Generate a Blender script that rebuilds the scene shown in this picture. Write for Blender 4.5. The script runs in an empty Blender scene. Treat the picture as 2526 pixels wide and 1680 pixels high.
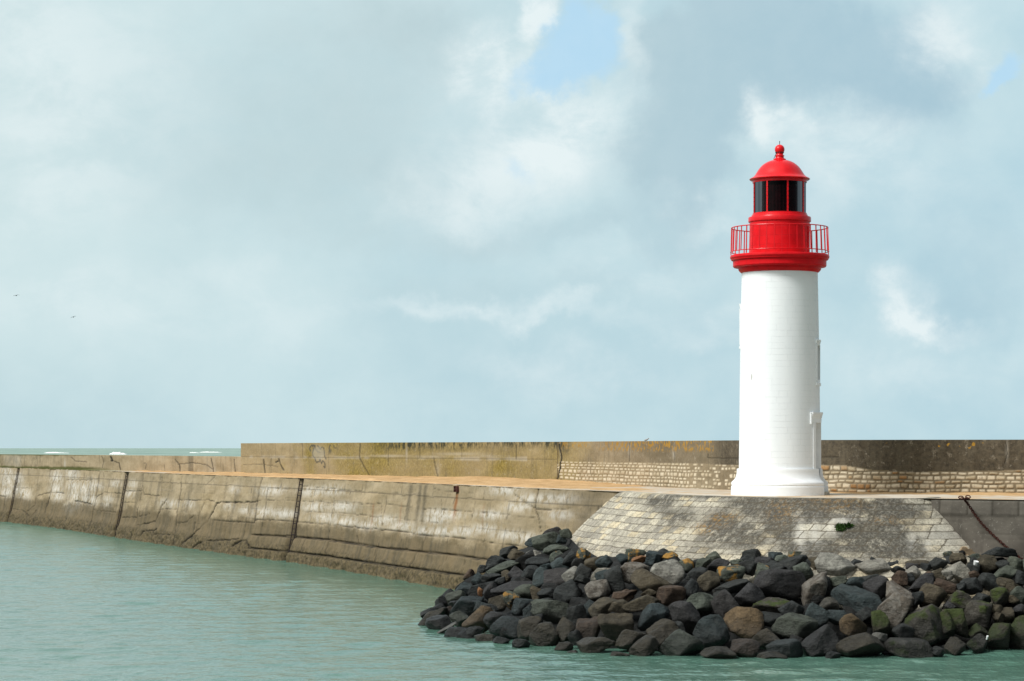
import bpy, bmesh, math, random
import numpy as np
from mathutils import Vector, Matrix
random.seed(7); rng=np.random.RandomState(11)
scene=bpy.context.scene
COL=scene.collection
# ---- measurements: survey of the place from the photograph (pixels of a 2526x1680 frame) ----
F=6120.0; CX=1263.0; HZ=1105.0; HC=6.03; PZ=4.42      # focal, axis, horizon, eye height, quay level
def XY(px,Y): return ((px-CX)/F*Y, Y)
def img(co):
    co=np.asarray(co); Y=np.maximum(co[...,1],1.0)
    return CX+co[...,0]/Y*F, HZ+(HC-co[...,2])/Y*F
# ---------------- tagging ----------------
def tag(o,label=None,cat=None,group=None,kind=None):
    if label: o['label']=label
    if cat: o['category']=cat
    if group: o['group']=group
    if kind: o['kind']=kind
    return o
def empty(name,loc=(0,0,0),**k):
    o=bpy.data.objects.new(name,None); COL.objects.link(o); o.location=loc; o.empty_display_size=.3
    return tag(o,**k)
def mesh_obj(name,V,Fc,mat=None,parent=None,smooth=True,attrs=None,uv=None,loc=None):
    me=bpy.data.meshes.new(name)
    V=np.asarray(V,dtype=np.float64).reshape(-1,3)
    if isinstance(Fc,np.ndarray):
        n,k=Fc.shape
        me.vertices.add(len(V)); me.vertices.foreach_set('co',V.ravel())
        me.loops.add(n*k); me.loops.foreach_set('vertex_index',Fc.ravel().astype(np.int32))
        me.polygons.add(n); me.polygons.foreach_set('loop_start',np.arange(0,n*k,k,dtype=np.int32))
        me.polygons.foreach_set('loop_total',np.full(n,k,dtype=np.int32))
        me.update(calc_edges=True)
    else:
        me.from_pydata([tuple(v) for v in V],[],Fc)
    if smooth: me.polygons.foreach_set('use_smooth',np.ones(len(me.polygons),dtype=bool))
    for nme,a in (attrs or {}).items():
        at=me.attributes.new(nme,'FLOAT','POINT'); at.data.foreach_set('value',np.asarray(a,dtype=np.float32).ravel())
    if uv is not None:
        l=me.uv_layers.new(name='UVMap'); idx=np.zeros(len(me.loops),dtype=np.int32); me.loops.foreach_get('vertex_index',idx)
        l.data.foreach_set('uv',np.asarray(uv,dtype=np.float32).reshape(-1,2)[idx].ravel())
    me.update()
    o=bpy.data.objects.new(name,me); COL.objects.link(o)
    if mat: me.materials.append(mat)
    if parent: o.parent=parent
    if loc is not None: o.location=loc
    return o
def grid_faces(nr,nc,wrap=False,flip=False):
    i=np.arange(nr-1)[:,None]; j=np.arange(nc if wrap else nc-1)[None,:]; j2=(j+1)%nc
    a=i*nc+j; b=i*nc+j2; c=(i+1)*nc+j2; d=(i+1)*nc+j
    f=np.stack([a,b,c,d] if not flip else [d,c,b,a],-1).reshape(-1,4); return f
# ---------------- numpy noise ----------------
def _h(ix,iy,iz,seed):
    n=(ix.astype(np.int64)*374761393+iy.astype(np.int64)*668265263+iz.astype(np.int64)*2147483647+seed*1274126177)&0xffffffff
    n=((n^(n>>13))*1274126177)&0xffffffff; n=n^(n>>16)
    return (n&0xffffff)/float(0xffffff)
def vnoise(x,y,z=None,seed=0):
    x=np.asarray(x,float); y=np.asarray(y,float); z=np.zeros_like(x) if z is None else np.asarray(z,float)
    ix,iy,iz=np.floor(x),np.floor(y),np.floor(z); fx,fy,fz=x-ix,y-iy,z-iz
    fx,fy,fz=[f*f*(3-2*f) for f in (fx,fy,fz)]
    r=0
    for dx in (0,1):
        for dy in (0,1):
            for dz in (0,1):
                w=(fx if dx else 1-fx)*(fy if dy else 1-fy)*(fz if dz else 1-fz)
                r=r+w*_h(ix+dx,iy+dy,iz+dz,seed)
    return r*2-1
def fbm(x,y,z=None,o=4,seed=0):
    r=0;a=1;s=0
    for k in range(o):
        r=r+a*vnoise(x*2**k,y*2**k,None if z is None else z*2**k,seed+k*17); s+=a; a*=.5
    return r/s
def sstep(a,b,x):
    t=np.clip((x-a)/(b-a),0,1); return t*t*(3-2*t)
def segdist(px,py,pts):
    d=np.full(np.shape(px),1e9)
    for (x0,y0),(x1,y1) in zip(pts[:-1],pts[1:]):
        vx,vy=x1-x0,y1-y0; L=vx*vx+vy*vy+1e-9
        t=np.clip(((px-x0)*vx+(py-y0)*vy)/L,0,1)
        d=np.minimum(d,np.hypot(px-x0-t*vx,py-y0-t*vy))
    return d
def blob(px,py,x,y,rx,ry): return np.exp(-(((px-x)/rx)**2+((py-y)/ry)**2))
def resample(pts,ds,smooth=0):
    p=np.array(pts,float)
    if smooth:
        for _ in range(smooth):
            q=[p[0]]
            for a,b in zip(p[:-1],p[1:]): q+= [a*.75+b*.25,a*.25+b*.75]
            q.append(p[-1]); p=np.array(q)
    d=np.r_[0,np.cumsum(np.linalg.norm(np.diff(p,axis=0),axis=1))]
    n=max(2,int(d[-1]/ds)+1); s=np.linspace(0,d[-1],n)
    P=np.stack([np.interp(s,d,p[:,k]) for k in range(p.shape[1])],1)
    return P,s
def normals2(P,k=1):
    t=np.gradient(P[:,:2],axis=0)
    n=np.stack([t[:,1],-t[:,0]],1); n/=np.linalg.norm(n,axis=1)[:,None]+1e-9
    for _ in range(k):
        n=np.vstack([n[:1],(n[:-2]+n[1:-1]+n[2:])/3,n[-1:]])
    return n/np.linalg.norm(n,axis=1)[:,None]
def courses(S,V,row_h,wr,seed,gap=.012,jit=.2,soft=.02,wob=.012,rad=.03):
    """stone courses: returns (profile 0..1, tint 0..1)"""
    r=np.random.RandomState(seed)
    S=S+wob*fbm(S*5,V*5,None,2,seed); V=V+wob*fbm(S*1.3+9,V*4,None,2,seed+5)
    hs=[];v=V.min()-row_h
    while v<V.max()+row_h: hs.append(v); v+=row_h*(1+jit*(r.rand()*2-1))
    hs=np.array(hs); ri=np.clip(np.searchsorted(hs,V)-1,0,len(hs)-2)
    dv=np.minimum(V-hs[ri],hs[ri+1]-V)
    prof=np.zeros_like(S); tint=np.zeros_like(S)
    for k in range(len(hs)-1):
        m=ri==k
        if not m.any(): continue
        b=[S.min()-wr[1]-r.rand()]
        while b[-1]<S.max()+wr[1]: b.append(b[-1]+r.uniform(*wr))
        b=np.array(b); bi=np.clip(np.searchsorted(b,S[m])-1,0,len(b)-2)
        dsx=np.minimum(S[m]-b[bi],b[bi+1]-S[m]); dd=dv[m]
        e=rad; ax=np.maximum(e-(dsx-gap),0); ay=np.maximum(e-(dd-gap),0)
        d=e-np.hypot(ax,ay)
        d=np.where((dsx<gap)|(dd<gap),-1,d)
        prof[m]=sstep(0,soft,d); tint[m]=r.rand(len(b))[bi]
    return prof,tint
# ---------------- materials ----------------
class NT:
    def __init__(s,name):
        s.m=bpy.data.materials.new(name); s.m.use_nodes=True; s.t=s.m.node_tree; s.t.nodes.clear()
        s.out=s.n('ShaderNodeOutputMaterial'); s.b=s.n('ShaderNodeBsdfPrincipled'); s.l(s.b.outputs[0],s.out.inputs[0])
    def n(s,t,**k):
        x=s.t.nodes.new(t)
        for a,v in k.items(): setattr(x,a,v)
        return x
    def l(s,a,b): s.t.links.new(a,b)
    def put(s,v,inp):
        if hasattr(v,'is_linked') or hasattr(v,'links'): s.l(v,inp)
        elif isinstance(v,(tuple,list)) and len(v)==3 and inp.type=='RGBA': inp.default_value=(*v,1)
        else: inp.default_value=v
    def math(s,op,a,b=0.5,c=None,clamp=False):
        x=s.n('ShaderNodeMath',operation=op,use_clamp=clamp); s.put(a,x.inputs[0]); s.put(b,x.inputs[1])
        if c is not None: s.put(c,x.inputs[2])
        return x.outputs[0]
    def mix(s,f,a,b,bt='MIX'):
        x=s.n('ShaderNodeMix',data_type='RGBA',blend_type=bt); x.clamp_factor=True
        s.put(f,x.inputs[0]); s.put(a,x.inputs[6]); s.put(b,x.inputs[7]); return x.outputs[2]
    def ramp(s,f,lo,hi,a=0.,b=1.,smooth=True):
        x=s.n('ShaderNodeMapRange'); x.interpolation_type='SMOOTHSTEP' if smooth else 'LINEAR'; x.clamp=True
        s.put(f,x.inputs[0]); x.inputs[1].default_value=lo;x.inputs[2].default_value=hi;x.inputs[3].default_value=a;x.inputs[4].default_value=b
        return x.outputs[0]
    def attr(s,nm): return s.n('ShaderNodeAttribute',attribute_name=nm).outputs['Fac']
    def coord(s,which='Object'): return s.n('ShaderNodeTexCoord').outputs[which]
    def pos(s): return s.n('ShaderNodeNewGeometry').outputs['Position']
    def map(s,v,scale=(1,1,1),rot=(0,0,0),loc=(0,0,0)):
        x=s.n('ShaderNodeMapping'); s.l(v,x.inputs[0]); x.inputs['Scale'].default_value=scale; x.inputs['Rotation'].default_value=rot; x.inputs['Location'].default_value=loc
        return x.outputs[0]
    def noise(s,v,scale,detail=5,rough=.6,dist=0.):
        x=s.n('ShaderNodeTexNoise'); s.l(v,x.inputs['Vector']); x.inputs['Scale'].default_value=scale; x.inputs['Detail'].default_value=detail
        x.inputs['Roughness'].default_value=rough; x.inputs['Distortion'].default_value=dist; return x.outputs['Fac']
    def vor(s,v,scale,feature='F1',out='Distance'):
        x=s.n('ShaderNodeTexVoronoi',feature=feature); s.l(v,x.inputs['Vector']); x.inputs['Scale'].default_value=scale; return x.outputs[out]
    def bump(s,h,strength=.5,dist=.02,prev=None):
        x=s.n('ShaderNodeBump'); s.put(h,x.inputs['Height']); x.inputs['Strength'].default_value=strength; x.inputs['Distance'].default_value=dist
        if prev is not None: s.l(prev,x.inputs['Normal'])
        return x.outputs[0]
    def fin(s,col,rough=.8,normal=None,spec=.3,metal=0.):
        s.put(col,s.b.inputs['Base Color']); s.put(rough,s.b.inputs['Roughness'])
        s.b.inputs['Specular IOR Level'].default_value=spec; s.b.inputs['Metallic'].default_value=metal
        if normal is not None: s.l(normal,s.b.inputs['Normal'])
        return s.m
def simple(name,col,rough=.5,spec=.4,metal=0.,var=.15,scale=6,bump=0.):
    n=NT(name); p=n.pos(); a=n.noise(p,scale,5,.65)
    c=n.mix(n.ramp(a,.3,.7),tuple(x*(1-var) for x in col),tuple(min(1,x*(1+var)) for x in col))
    nb=n.bump(n.noise(p,scale*5,4),bump,.01) if bump else None
    return n.fin(c,rough,nb,spec,metal)
def sc(c,k): return tuple(x*k for x in c)

def rock_mat(name,col,moss=0.,lich=0.,pale=0.,wet=True):
    n=NT(name); o=n.coord('Object'); ri=n.n('ShaderNodeObjectInfo').outputs['Random']; g=n.n('ShaderNodeNewGeometry')
    off=n.n('ShaderNodeVectorMath',operation='ADD'); n.l(o,off.inputs[0])
    cm=n.n('ShaderNodeCombineXYZ'); n.l(n.math('MULTIPLY',ri,50.),cm.inputs[0]); n.l(n.math('MULTIPLY',ri,31.),cm.inputs[2]); n.l(cm.outputs[0],off.inputs[1]); v=off.outputs[0]
    a=n.noise(v,2.2,7,.68); fine=n.noise(v,16,6,.7); st=n.noise(n.map(v,(2.5,2.5,10),(.5,.3,0)),1.6,5,.65,.6)
    c=n.mix(n.ramp(a,.35,.68),sc(col,.62),sc(col,1.35))
    c=n.mix(n.ramp(st,.45,.7,0,.55),c,sc(col,1.9))
    c=n.mix(n.ramp(fine,.48,.66,0,.6),c,sc(col,.38)); c=n.mix(n.ramp(n.noise(v,7,6,.75),.54,.66,0,.5),c,sc(col,2.3))
    c=n.mix(n.math('MULTIPLY',n.ramp(ri,0,1,0,1,False),.25),c,sc((col[0]*1.15,col[1],col[2]*.82),1.5))
    # pale mineral crust where rain reaches
    pm=n.ramp(n.noise(v,3.7,8,.75),.56-.14*pale,.66-.1*pale)
    c=n.mix(n.math('MULTIPLY',pm,.12+.55*pale),c,(.22,.21,.185))
    zz=n.n('ShaderNodeSeparateXYZ'); n.l(g.outputs['Position'],zz.inputs[0])
    if lich:
        lm=n.ramp(n.noise(v,2.3,5,.62),.6-.1*lich,.66-.08*lich)
        c=n.mix(n.math('MULTIPLY',lm,.85),c,(.36,.19,.035))
    if moss:
        mm=n.ramp(n.noise(v,1.5,5,.6),.56-.2*moss,.64-.15*moss)
        up=n.n('ShaderNodeSeparateXYZ'); n.l(g.outputs['Normal'],up.inputs[0])
        mm=n.math('MULTIPLY',mm,n.ramp(up.outputs[2],-.45,.25))
        c=n.mix(n.math('MULTIPLY',mm,.92),c,n.mix(n.noise(v,9,3),(.022,.036,.005),(.052,.075,.009)))
    # tide line: wet, darker, browner below
    w=n.ramp(n.math('ADD',zz.outputs[2],n.math('MULTIPLY',a,.6)),.45,2.1,1,0)
    c=n.mix(n.math('MULTIPLY',w,.68),c,sc((.009,.0105,.010),1))
    rg=n.ramp(w,.4,1,.85,.5)
    h=n.math('ADD',n.math('MULTIPLY',a,1.0),n.math('ADD',n.math('MULTIPLY',fine,.45),n.math('MULTIPLY',st,.5)))
    vw=n.n('ShaderNodeVectorMath',operation='ADD'); n.l(v,vw.inputs[0]); n.l(n.math('MULTIPLY',a,.5),vw.inputs[1])
    h=n.math('ADD',h,n.math('MULTIPLY',n.vor(vw.outputs[0],2.6),1.1))
    return n.fin(c,rg,n.bump(h,1.,.12),.3)
RC={'d':(.023,.0265,.0265),'b':(.028,.040,.043),'g':(.060,.071,.057),'n':(.056,.048,.032),'t':(.115,.080,.042),'p':(.185,.184,.162),'r':(.058,.040,.028),'k':(.029,.029,.030)}
RM={k:rock_mat('rock_'+k,c) for k,c in RC.items()}
RM['z']=rock_mat('rock_wet_shaded',(.010,.011,.011))  # near-black base paints the gap shade onto filler stones and bed
RM['p']=rock_mat('rock_pale',RC['p'],pale=.5)
RM['P']=rock_mat('rock_mottled',(.085,.075,.062),pale=.8)
RM['o']=rock_mat('rock_lichen',RC['g'],lich=1.)
RM['m']=rock_mat('rock_moss',(.045,.04,.026),moss=1.)
RM['M']=rock_mat('rock_half_moss',(.04,.038,.031),moss=.35,pale=.3)
RM['O']=rock_mat('rock_orange',(.20,.10,.045))

def mat_quay():
    n=NT('quay_concrete'); uv=n.coord('UV'); p=n.pos()
    sx=n.n('ShaderNodeSeparateXYZ'); n.l(uv,sx.inputs[0]); z=sx.outputs[1]
    big=n.noise(n.map(uv,(.35,.9,1)),1.,6,.65); fine=n.noise(p,7,6,.7); streak=n.noise(n.map(uv,(2.2,.28,1)),1.,6,.7,.3)
    hor=n.noise(n.map(uv,(.25,5.5,1)),1.,4,.6)
    c=n.mix(n.ramp(big,.3,.7),(.25,.19,.105),(.39,.31,.20))
    c=n.mix(n.ramp(n.attr('tint'),0,1,0,.45,False),c,(.17,.145,.10))
    c=n.mix(n.ramp(streak,.52,.75,0,.5),c,(.12,.098,.062))
    c=n.mix(n.ramp(hor,.52,.7,0,.25),c,(.36,.30,.22))
    wh=n.math('MULTIPLY',n.attr('white'),n.ramp(n.noise(n.map(uv,(1.1,1.0,1)),1.9,7,.75,.4),.38,.56))
    c=n.mix(n.math('MULTIPLY',wh,.85,clamp=True),c,(.56,.53,.48))
    c=n.mix(n.math('MULTIPLY',n.ramp(n.math('ADD',z,n.math('MULTIPLY',n.math('SUBTRACT',big,.5),1.3)),1.75,2.3,1,0),.8),c,n.mix(n.ramp(streak,.4,.65),(.115,.085,.045),(.065,.052,.029)))  # tide band
    foot=n.ramp(n.math('ADD',z,n.math('MULTIPLY',fine,.5)),.85,1.35,1,0)
    c=n.mix(n.math('MULTIPLY',foot,.8),c,n.mix(n.ramp(n.noise(p,5,6,.75),.35,.65),(.025,.02,.01),(.135,.105,.055)))
    c=n.mix(n.ramp(fine,.52,.75,0,.5),c,sc((.10,.085,.06),1))
    c=n.mix(n.math('MULTIPLY',n.attr('dirt'),n.ramp(fine,.2,.7,.6,1)),c,(.06,.052,.036))
    c=n.mix(n.attr('rust'),c,(.20,.075,.02))
    c=n.mix(n.attr('crack_and_shade'),c,(.010,.009,.007))  # near-black for cracks, and for painted shade in slots and grooves
    h=n.math('ADD',n.math('MULTIPLY',fine,.8),n.math('MULTIPLY',n.noise(n.map(uv,(.6,7,1)),1,3),.4))
    return n.fin(c,.85,n.bump(h,.6,.03),.2)
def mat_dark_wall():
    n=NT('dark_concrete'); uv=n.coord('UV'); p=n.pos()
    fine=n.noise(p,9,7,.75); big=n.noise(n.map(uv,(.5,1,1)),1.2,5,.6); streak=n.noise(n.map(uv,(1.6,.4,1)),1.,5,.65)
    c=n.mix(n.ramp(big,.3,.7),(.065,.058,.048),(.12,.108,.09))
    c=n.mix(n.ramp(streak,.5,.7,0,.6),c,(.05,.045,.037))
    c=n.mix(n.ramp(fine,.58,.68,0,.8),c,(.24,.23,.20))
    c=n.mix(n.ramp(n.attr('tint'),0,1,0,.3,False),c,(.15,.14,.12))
    c=n.mix(n.math('MULTIPLY',n.attr('crack_and_shade'),.75),c,(.03,.027,.02))
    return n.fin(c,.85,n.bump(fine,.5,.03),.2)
def mat_parapet():
    n=NT('parapet_concrete'); uv=n.coord('UV'); p=n.pos()
    fine=n.noise(p,8,7,.72); big=n.noise(n.map(uv,(.3,.9,1)),1.,6,.65); streak=n.noise(n.map(uv,(1.9,.25,1)),1.2,6,.7,.2)
    c=n.mix(n.ramp(big,.3,.7),(.24,.19,.115),(.36,.29,.19))
    c=n.mix(n.math('MULTIPLY',n.attr('olive'),n.ramp(big,.2,.6,.6,1)),c,n.mix(n.ramp(fine,.35,.65),(.14,.105,.018),(.26,.20,.055)))
    c=n.mix(n.math('MULTIPLY',n.attr('grey'),n.ramp(fine,.2,.7,1,.75)),c,n.mix(n.ramp(streak,.35,.7),(.024,.021,.016),(.056,.049,.037)))
    c=n.mix(n.ramp(streak,.5,.72,0,.5),c,(.09,.078,.05))
    c=n.mix(n.ramp(n.noise(p,4.5,7,.75),.56,.68,0,.5),c,(.36,.32,.25))
    c=n.mix(n.math('MULTIPLY',n.attr('dirt'),n.ramp(n.noise(n.map(uv,(3.2,1.2,1)),1.4,5,.7),.42,.58)),c,(.035,.036,.022))
    c=n.mix(n.math('MULTIPLY',n.attr('white'),.8),c,(.42,.39,.33))
    c=n.mix(n.math('MULTIPLY',n.attr('lichen'),n.ramp(n.noise(n.map(uv,(3.2,2.2,1)),1.8,3,.5),.5,.56)),c,(.34,.19,.03))
    st=n.attr('stone'); t=n.attr('tint')
    sc1=n.mix(n.ramp(t,.0,.8,0,1),(.60,.53,.40),(.40,.33,.22)); sc1=n.mix(n.ramp(t,.82,.95),sc1,(.33,.18,.07))
    sc1=n.mix(n.ramp(fine,.5,.7,0,.6),sc1,(.12,.10,.07))
    c=n.mix(n.math('MULTIPLY',st,.95),c,sc1)
    c=n.mix(n.attr('moss'),c,n.mix(fine,(.05,.06,.012),(.09,.09,.03)))
    c=n.mix(n.attr('paint'),c,(.035,.04,.042))
    c=n.mix(n.math('MULTIPLY',n.attr('fillp'),.45),c,(.33,.32,.27))
    c=n.mix(n.attr('crack_and_shade'),c,(.022,.02,.014))
    return n.fin(c,.88,n.bump(fine,.55,.03),.2)
def mat_bastion():
    n=NT('bastion_masonry'); uv=n.coord('UV'); p=n.pos()
    fine=n.noise(p,11,7,.75); big=n.noise(p,1.1,6,.65); t=n.attr('tint'); st=n.attr('stone')
    c=n.mix(t,(.33,.31,.26),(.63,.585,.46))
    c=n.mix(n.ramp(t,.7,1,0,.8),c,(.60,.50,.32))
    c=n.mix(n.ramp(n.noise(p,4,7,.78),.45,.62,0,.62),c,(.19,.175,.14)); c=n.mix(n.ramp(n.noise(p,16,4,.7),.5,.62,0,.5),c,(.14,.125,.095))
    pit=n.ramp(n.vor(p,13),.12,.26,1,0)
    c=n.mix(n.math('MULTIPLY',pit,n.ramp(big,.4,.6,.25,.9)),c,(.10,.088,.065))
    dm=n.math('MULTIPLY',n.attr('dirt'),n.ramp(n.noise(p,1.6,9,.8),.35,.55,.35,1.5),clamp=True)
    c=n.mix(n.math('MULTIPLY',dm,.92),c,n.mix(n.ramp(fine,.42,.7),(.040,.037,.030),(.17,.162,.14)))
    c=n.mix(n.math('MULTIPLY',n.attr('white'),n.ramp(fine,.3,.6,.3,.9)),c,(.46,.45,.41))
    lm=n.math('MULTIPLY',n.attr('lichen'),n.ramp(n.noise(p,7,5,.7),.46,.58))
    c=n.mix(lm,c,n.mix(fine,(.16,.09,.02),(.30,.16,.035)))
    c=n.mix(n.attr('sand'),c,(.52,.34,.17))
    c=n.mix(n.ramp(st,0,.5,.88,0),c,(.085,.072,.052))
    return n.fin(c,.9,n.bump(n.math('ADD',fine,n.math('MULTIPLY',pit,-.5)),.7,.03),.15)
def mat_white():
    n=NT('white_paint'); uv=n.coord('UV'); p=n.pos()
    br=n.n('ShaderNodeTexBrick'); dv=n.n('ShaderNodeVectorMath',operation='ADD'); n.l(uv,dv.inputs[0])
    nz=n.n('ShaderNodeTexNoise'); n.l(p,nz.inputs['Vector']); nz.inputs['Scale'].default_value=2.5
    s2=n.n('ShaderNodeVectorMath',operation='SCALE'); n.l(nz.outputs['Color'],s2.inputs[0]); s2.inputs['Scale'].default_value=.025; n.l(s2.outputs[0],dv.inputs[1])
    n.l(dv.outputs[0],br.inputs['Vector']); br.inputs['Scale'].default_value=1; br.inputs['Brick Width'].default_value=.47; br.inputs['Row Height'].default_value=.205
    br.inputs['Mortar Size'].default_value=.009; br.inputs['Mortar Smooth'].default_value=.6; br.offset=.43; br.squash=.8; br.squash_frequency=3
    fine=n.noise(p,5,6,.65)
    patch=n.ramp(n.noise(p,1.6,4,.6),.34,.68)
    c=n.mix(n.ramp(n.noise(n.map(p,(1,1,.25)),1.6,5,.6),.3,.75),(.82,.85,.87),(.87,.895,.91))
    c=n.mix(n.math('MULTIPLY',n.math('MULTIPLY',br.outputs['Fac'],patch),.20),c,(.5,.53,.54))
    ch=n.ramp(n.noise(n.map(p,(6,6,1.6)),1.,2,.4),.775,.80)
    c=n.mix(n.math('MULTIPLY',ch,.6),c,(.25,.2,.15))
    h=n.math('ADD',n.math('MULTIPLY',n.math('MULTIPLY',br.outputs['Fac'],patch),-1.),n.math('MULTIPLY',fine,.25))
    return n.fin(c,.55,n.bump(h,.5,.015),.35)
def mat_red(name='red_paint',rough=.28,masonry=False):
    n=NT(name); p=n.pos(); a=n.noise(p,3,5,.6)
    c=n.mix(n.ramp(a,.3,.7),(.60,.005,.010),(.72,.008,.014))
    b=n.noise(p,5 if masonry else 2,5,.6)
    nb=n.bump(b,.35 if masonry else .08,.02)
    if masonry:
        uv=n.coord('UV'); br=n.n('ShaderNodeTexBrick'); n.l(uv,br.inputs['Vector']); br.inputs['Scale'].default_value=1; br.inputs['Brick Width'].default_value=.55
        br.inputs['Row Height'].default_value=.31; br.inputs['Mortar Size'].default_value=.007; br.inputs['Mortar Smooth'].default_value=.3
        nb=n.bump(n.math('MULTIPLY',br.outputs['Fac'],-1.),.5,.012,nb); c=n.mix(n.math('MULTIPLY',br.outputs['Fac'],.35),c,(.3,.004,.006))
    return n.fin(c,rough,nb,.16 if masonry else .3)
def mat_water():
    n=NT('sea_water'); p=n.pos(); sp=n.n('ShaderNodeSeparateXYZ'); n.l(p,sp.inputs[0])
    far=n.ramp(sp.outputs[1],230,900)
    big=n.noise(n.map(p,(.035,.02,.1),(0,0,.2)),1.,4,.6)
    mid=n.noise(n.map(p,(.5,.14,.5),(0,0,-.25)),1.,4,.6)
    c=n.mix(n.ramp(big,.3,.7),(.072,.160,.120),(.090,.188,.146))
    c=n.mix(n.ramp(mid,.45,.75,0,.2),c,(.055,.14,.09))
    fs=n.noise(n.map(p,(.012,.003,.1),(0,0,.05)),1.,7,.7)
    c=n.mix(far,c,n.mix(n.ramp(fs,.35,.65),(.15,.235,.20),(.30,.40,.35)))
    caps=n.ramp(n.noise(n.map(p,(.03,.0045,.1)),1.,4,.55),.715,.74)
    c=n.mix(n.math('MULTIPLY',caps,far),c,(.75,.78,.77))
    w1=n.noise(n.map(p,(3.4,1.9,1),(0,0,.25)),1.,3,.5,.5); w2=n.noise(n.map(p,(5.,3.6,1),(0,0,-.2)),1.,3,.55,.4)
    b=n.bump(w1,.5,.08); b=n.bump(w2,.6,.032,b)
    n.b.inputs['IOR'].default_value=1.24
    return n.fin(c,n.ramp(sp.outputs[1],60,500,.12,.6),b,.5)
def mat_sand():
    n=NT('ochre_sand'); p=n.pos(); fine=n.noise(p,4,6,.7); ck=n.noise(n.map(p,(1,.4,1)),1.1,5,.6)
    c=n.mix(n.ramp(ck,.3,.7),(.42,.265,.125),(.55,.365,.19)); c=n.mix(n.ramp(fine,.5,.75,0,.5),c,(.33,.19,.08))
    return n.fin(c,.95,n.bump(fine,.8,.06),.1)
def mat_deck():
    n=NT('deck_concrete'); p=n.pos(); fine=n.noise(p,6,6,.7); a=n.noise(n.map(p,(.6,.35,1)),1.,6,.65)
    sp=n.n('ShaderNodeSeparateXYZ'); n.l(p,sp.inputs[0])
    c=n.mix(n.ramp(a,.3,.65),(.40,.35,.28),(.55,.50,.42)); c=n.mix(n.ramp(n.noise(n.map(p,(1.2,.9,1)),1,5,.6),.47,.6,0,.8),c,(.48,.33,.185))
    c=n.mix(n.ramp(fine,.58,.75,0,.5),c,(.22,.19,.14))
    far=n.ramp(sp.outputs[1],168,185); c=n.mix(n.math('MULTIPLY',far,n.ramp(a,.25,.5,.5,1)),c,n.mix(fine,(.06,.075,.012),(.13,.14,.04)))
    return n.fin(c,.9,n.bump(fine,.5,.03),.15)
M=dict(quay=mat_quay(),dark=mat_dark_wall(),para=mat_parapet(),bast=mat_bastion(),white=mat_white(),red=mat_red(),redm=mat_red('red_masonry_paint',.42,True),
  water=mat_water(),sand=mat_sand(),deck=mat_deck(),
  plain=simple('white_trim',(.84,.865,.88),.5,.4,0,.03,3,.05),shade=simple('door_recess_shade',(.42,.44,.44),.5,.4,0,.06,3),  # door panel grey paints in the shade of its recess
  pane=simple('window_pane',(.14,.17,.18),.25,.5,0,.1,3),
  rust=simple('rusted_iron',(.05,.014,.009),.8,.3,.2,.5,20,.4),rustl=simple('ladder_iron',(.016,.007,.006),.7,.3,.1,.4,14,.3),
  iron=simple('dark_metal',(.03,.03,.03),.5,.5,.6),step=simple('step_stone',(.42,.40,.34),.9,.2,0,.25,9,.4),
  curtain=simple('dark_red_blind',(.10,.010,.016),.7,.2,0,.5,4),lens=simple('lamp_housing',(.03,.03,.035),.3,.5,0,.2),
  foam=simple('wave_foam',(.80,.82,.81),.8,.2,0,.1,2,.5),grass=simple('weed_leaf',(.035,.075,.014),.7,.2,0,.4,20),
  gull=simple('gull_grey',(.10,.11,.12),.8,.2,0,.2,9),gullw=simple('gull_pale',(.34,.34,.33),.8,.2,0,.1,9),plastic=simple('white_plastic',(.80,.82,.82),.35,.5,0,.05,9),
  bed=rock_mat('rubble_bed',(.03,.028,.025)))
# glass of the lantern
def mat_glass():
    n=NT('lantern_glass'); g=n.n('ShaderNodeBsdfGlossy'); g.inputs['Roughness'].default_value=.04; g.inputs['Color'].default_value=(.16,.18,.19,1)
    t=n.n('ShaderNodeBsdfTransparent'); t.inputs['Color'].default_value=(.25,.27,.27,1)
    fr=n.n('ShaderNodeFresnel'); fr.inputs['IOR'].default_value=1.45; mx=n.n('ShaderNodeMixShader')
    n.l(fr.outputs[0],mx.inputs[0]); n.l(t.outputs[0],mx.inputs[1]); n.l(g.outputs[0],mx.inputs[2]); n.l(mx.outputs[0],n.out.inputs[0]); n.t.nodes.remove(n.b)
    return n.m
M['glass']=mat_glass()

# ---------------- water ----------------
def build_water():
    xs=np.r_[-np.geomspace(40000,52,26),np.arange(-48,24.01,.2),np.geomspace(28,40000,26)]
    ys=np.r_[np.linspace(-600,52,14),np.arange(56,112,.14),np.arange(112,214,.32),np.geomspace(222,45000,60)]
    X,Y=np.meshgrid(xs,ys); Z=np.zeros_like(X); r=np.random.RandomState(5)
    w=sstep(50,58,Y)*(1-sstep(205,216,Y))*sstep(-48,-44,X)*(1-sstep(20,24,X))
    for k in range(54):
        L=.5*(3.6/.5)**r.rand(); a=math.radians(r.normal(-80,60)); kx,ky=math.cos(a)*2*math.pi/L,math.sin(a)*2*math.pi/L
        A=.0027*L**.8; ph=r.rand()*6.28
        Z+=A*np.sin(kx*X+ky*Y+ph+.6*np.sin(.13*X+.09*Y+k))
    gust=.65+.5*fbm(X*.06,Y*.03,None,3,3)
    Z*=w*gust
    V=np.stack([X,Y,Z],-1)
    o=mesh_obj('water',V,grid_faces(len(ys),len(xs)),M['water']); tag(o,kind='structure')
build_water()
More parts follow.
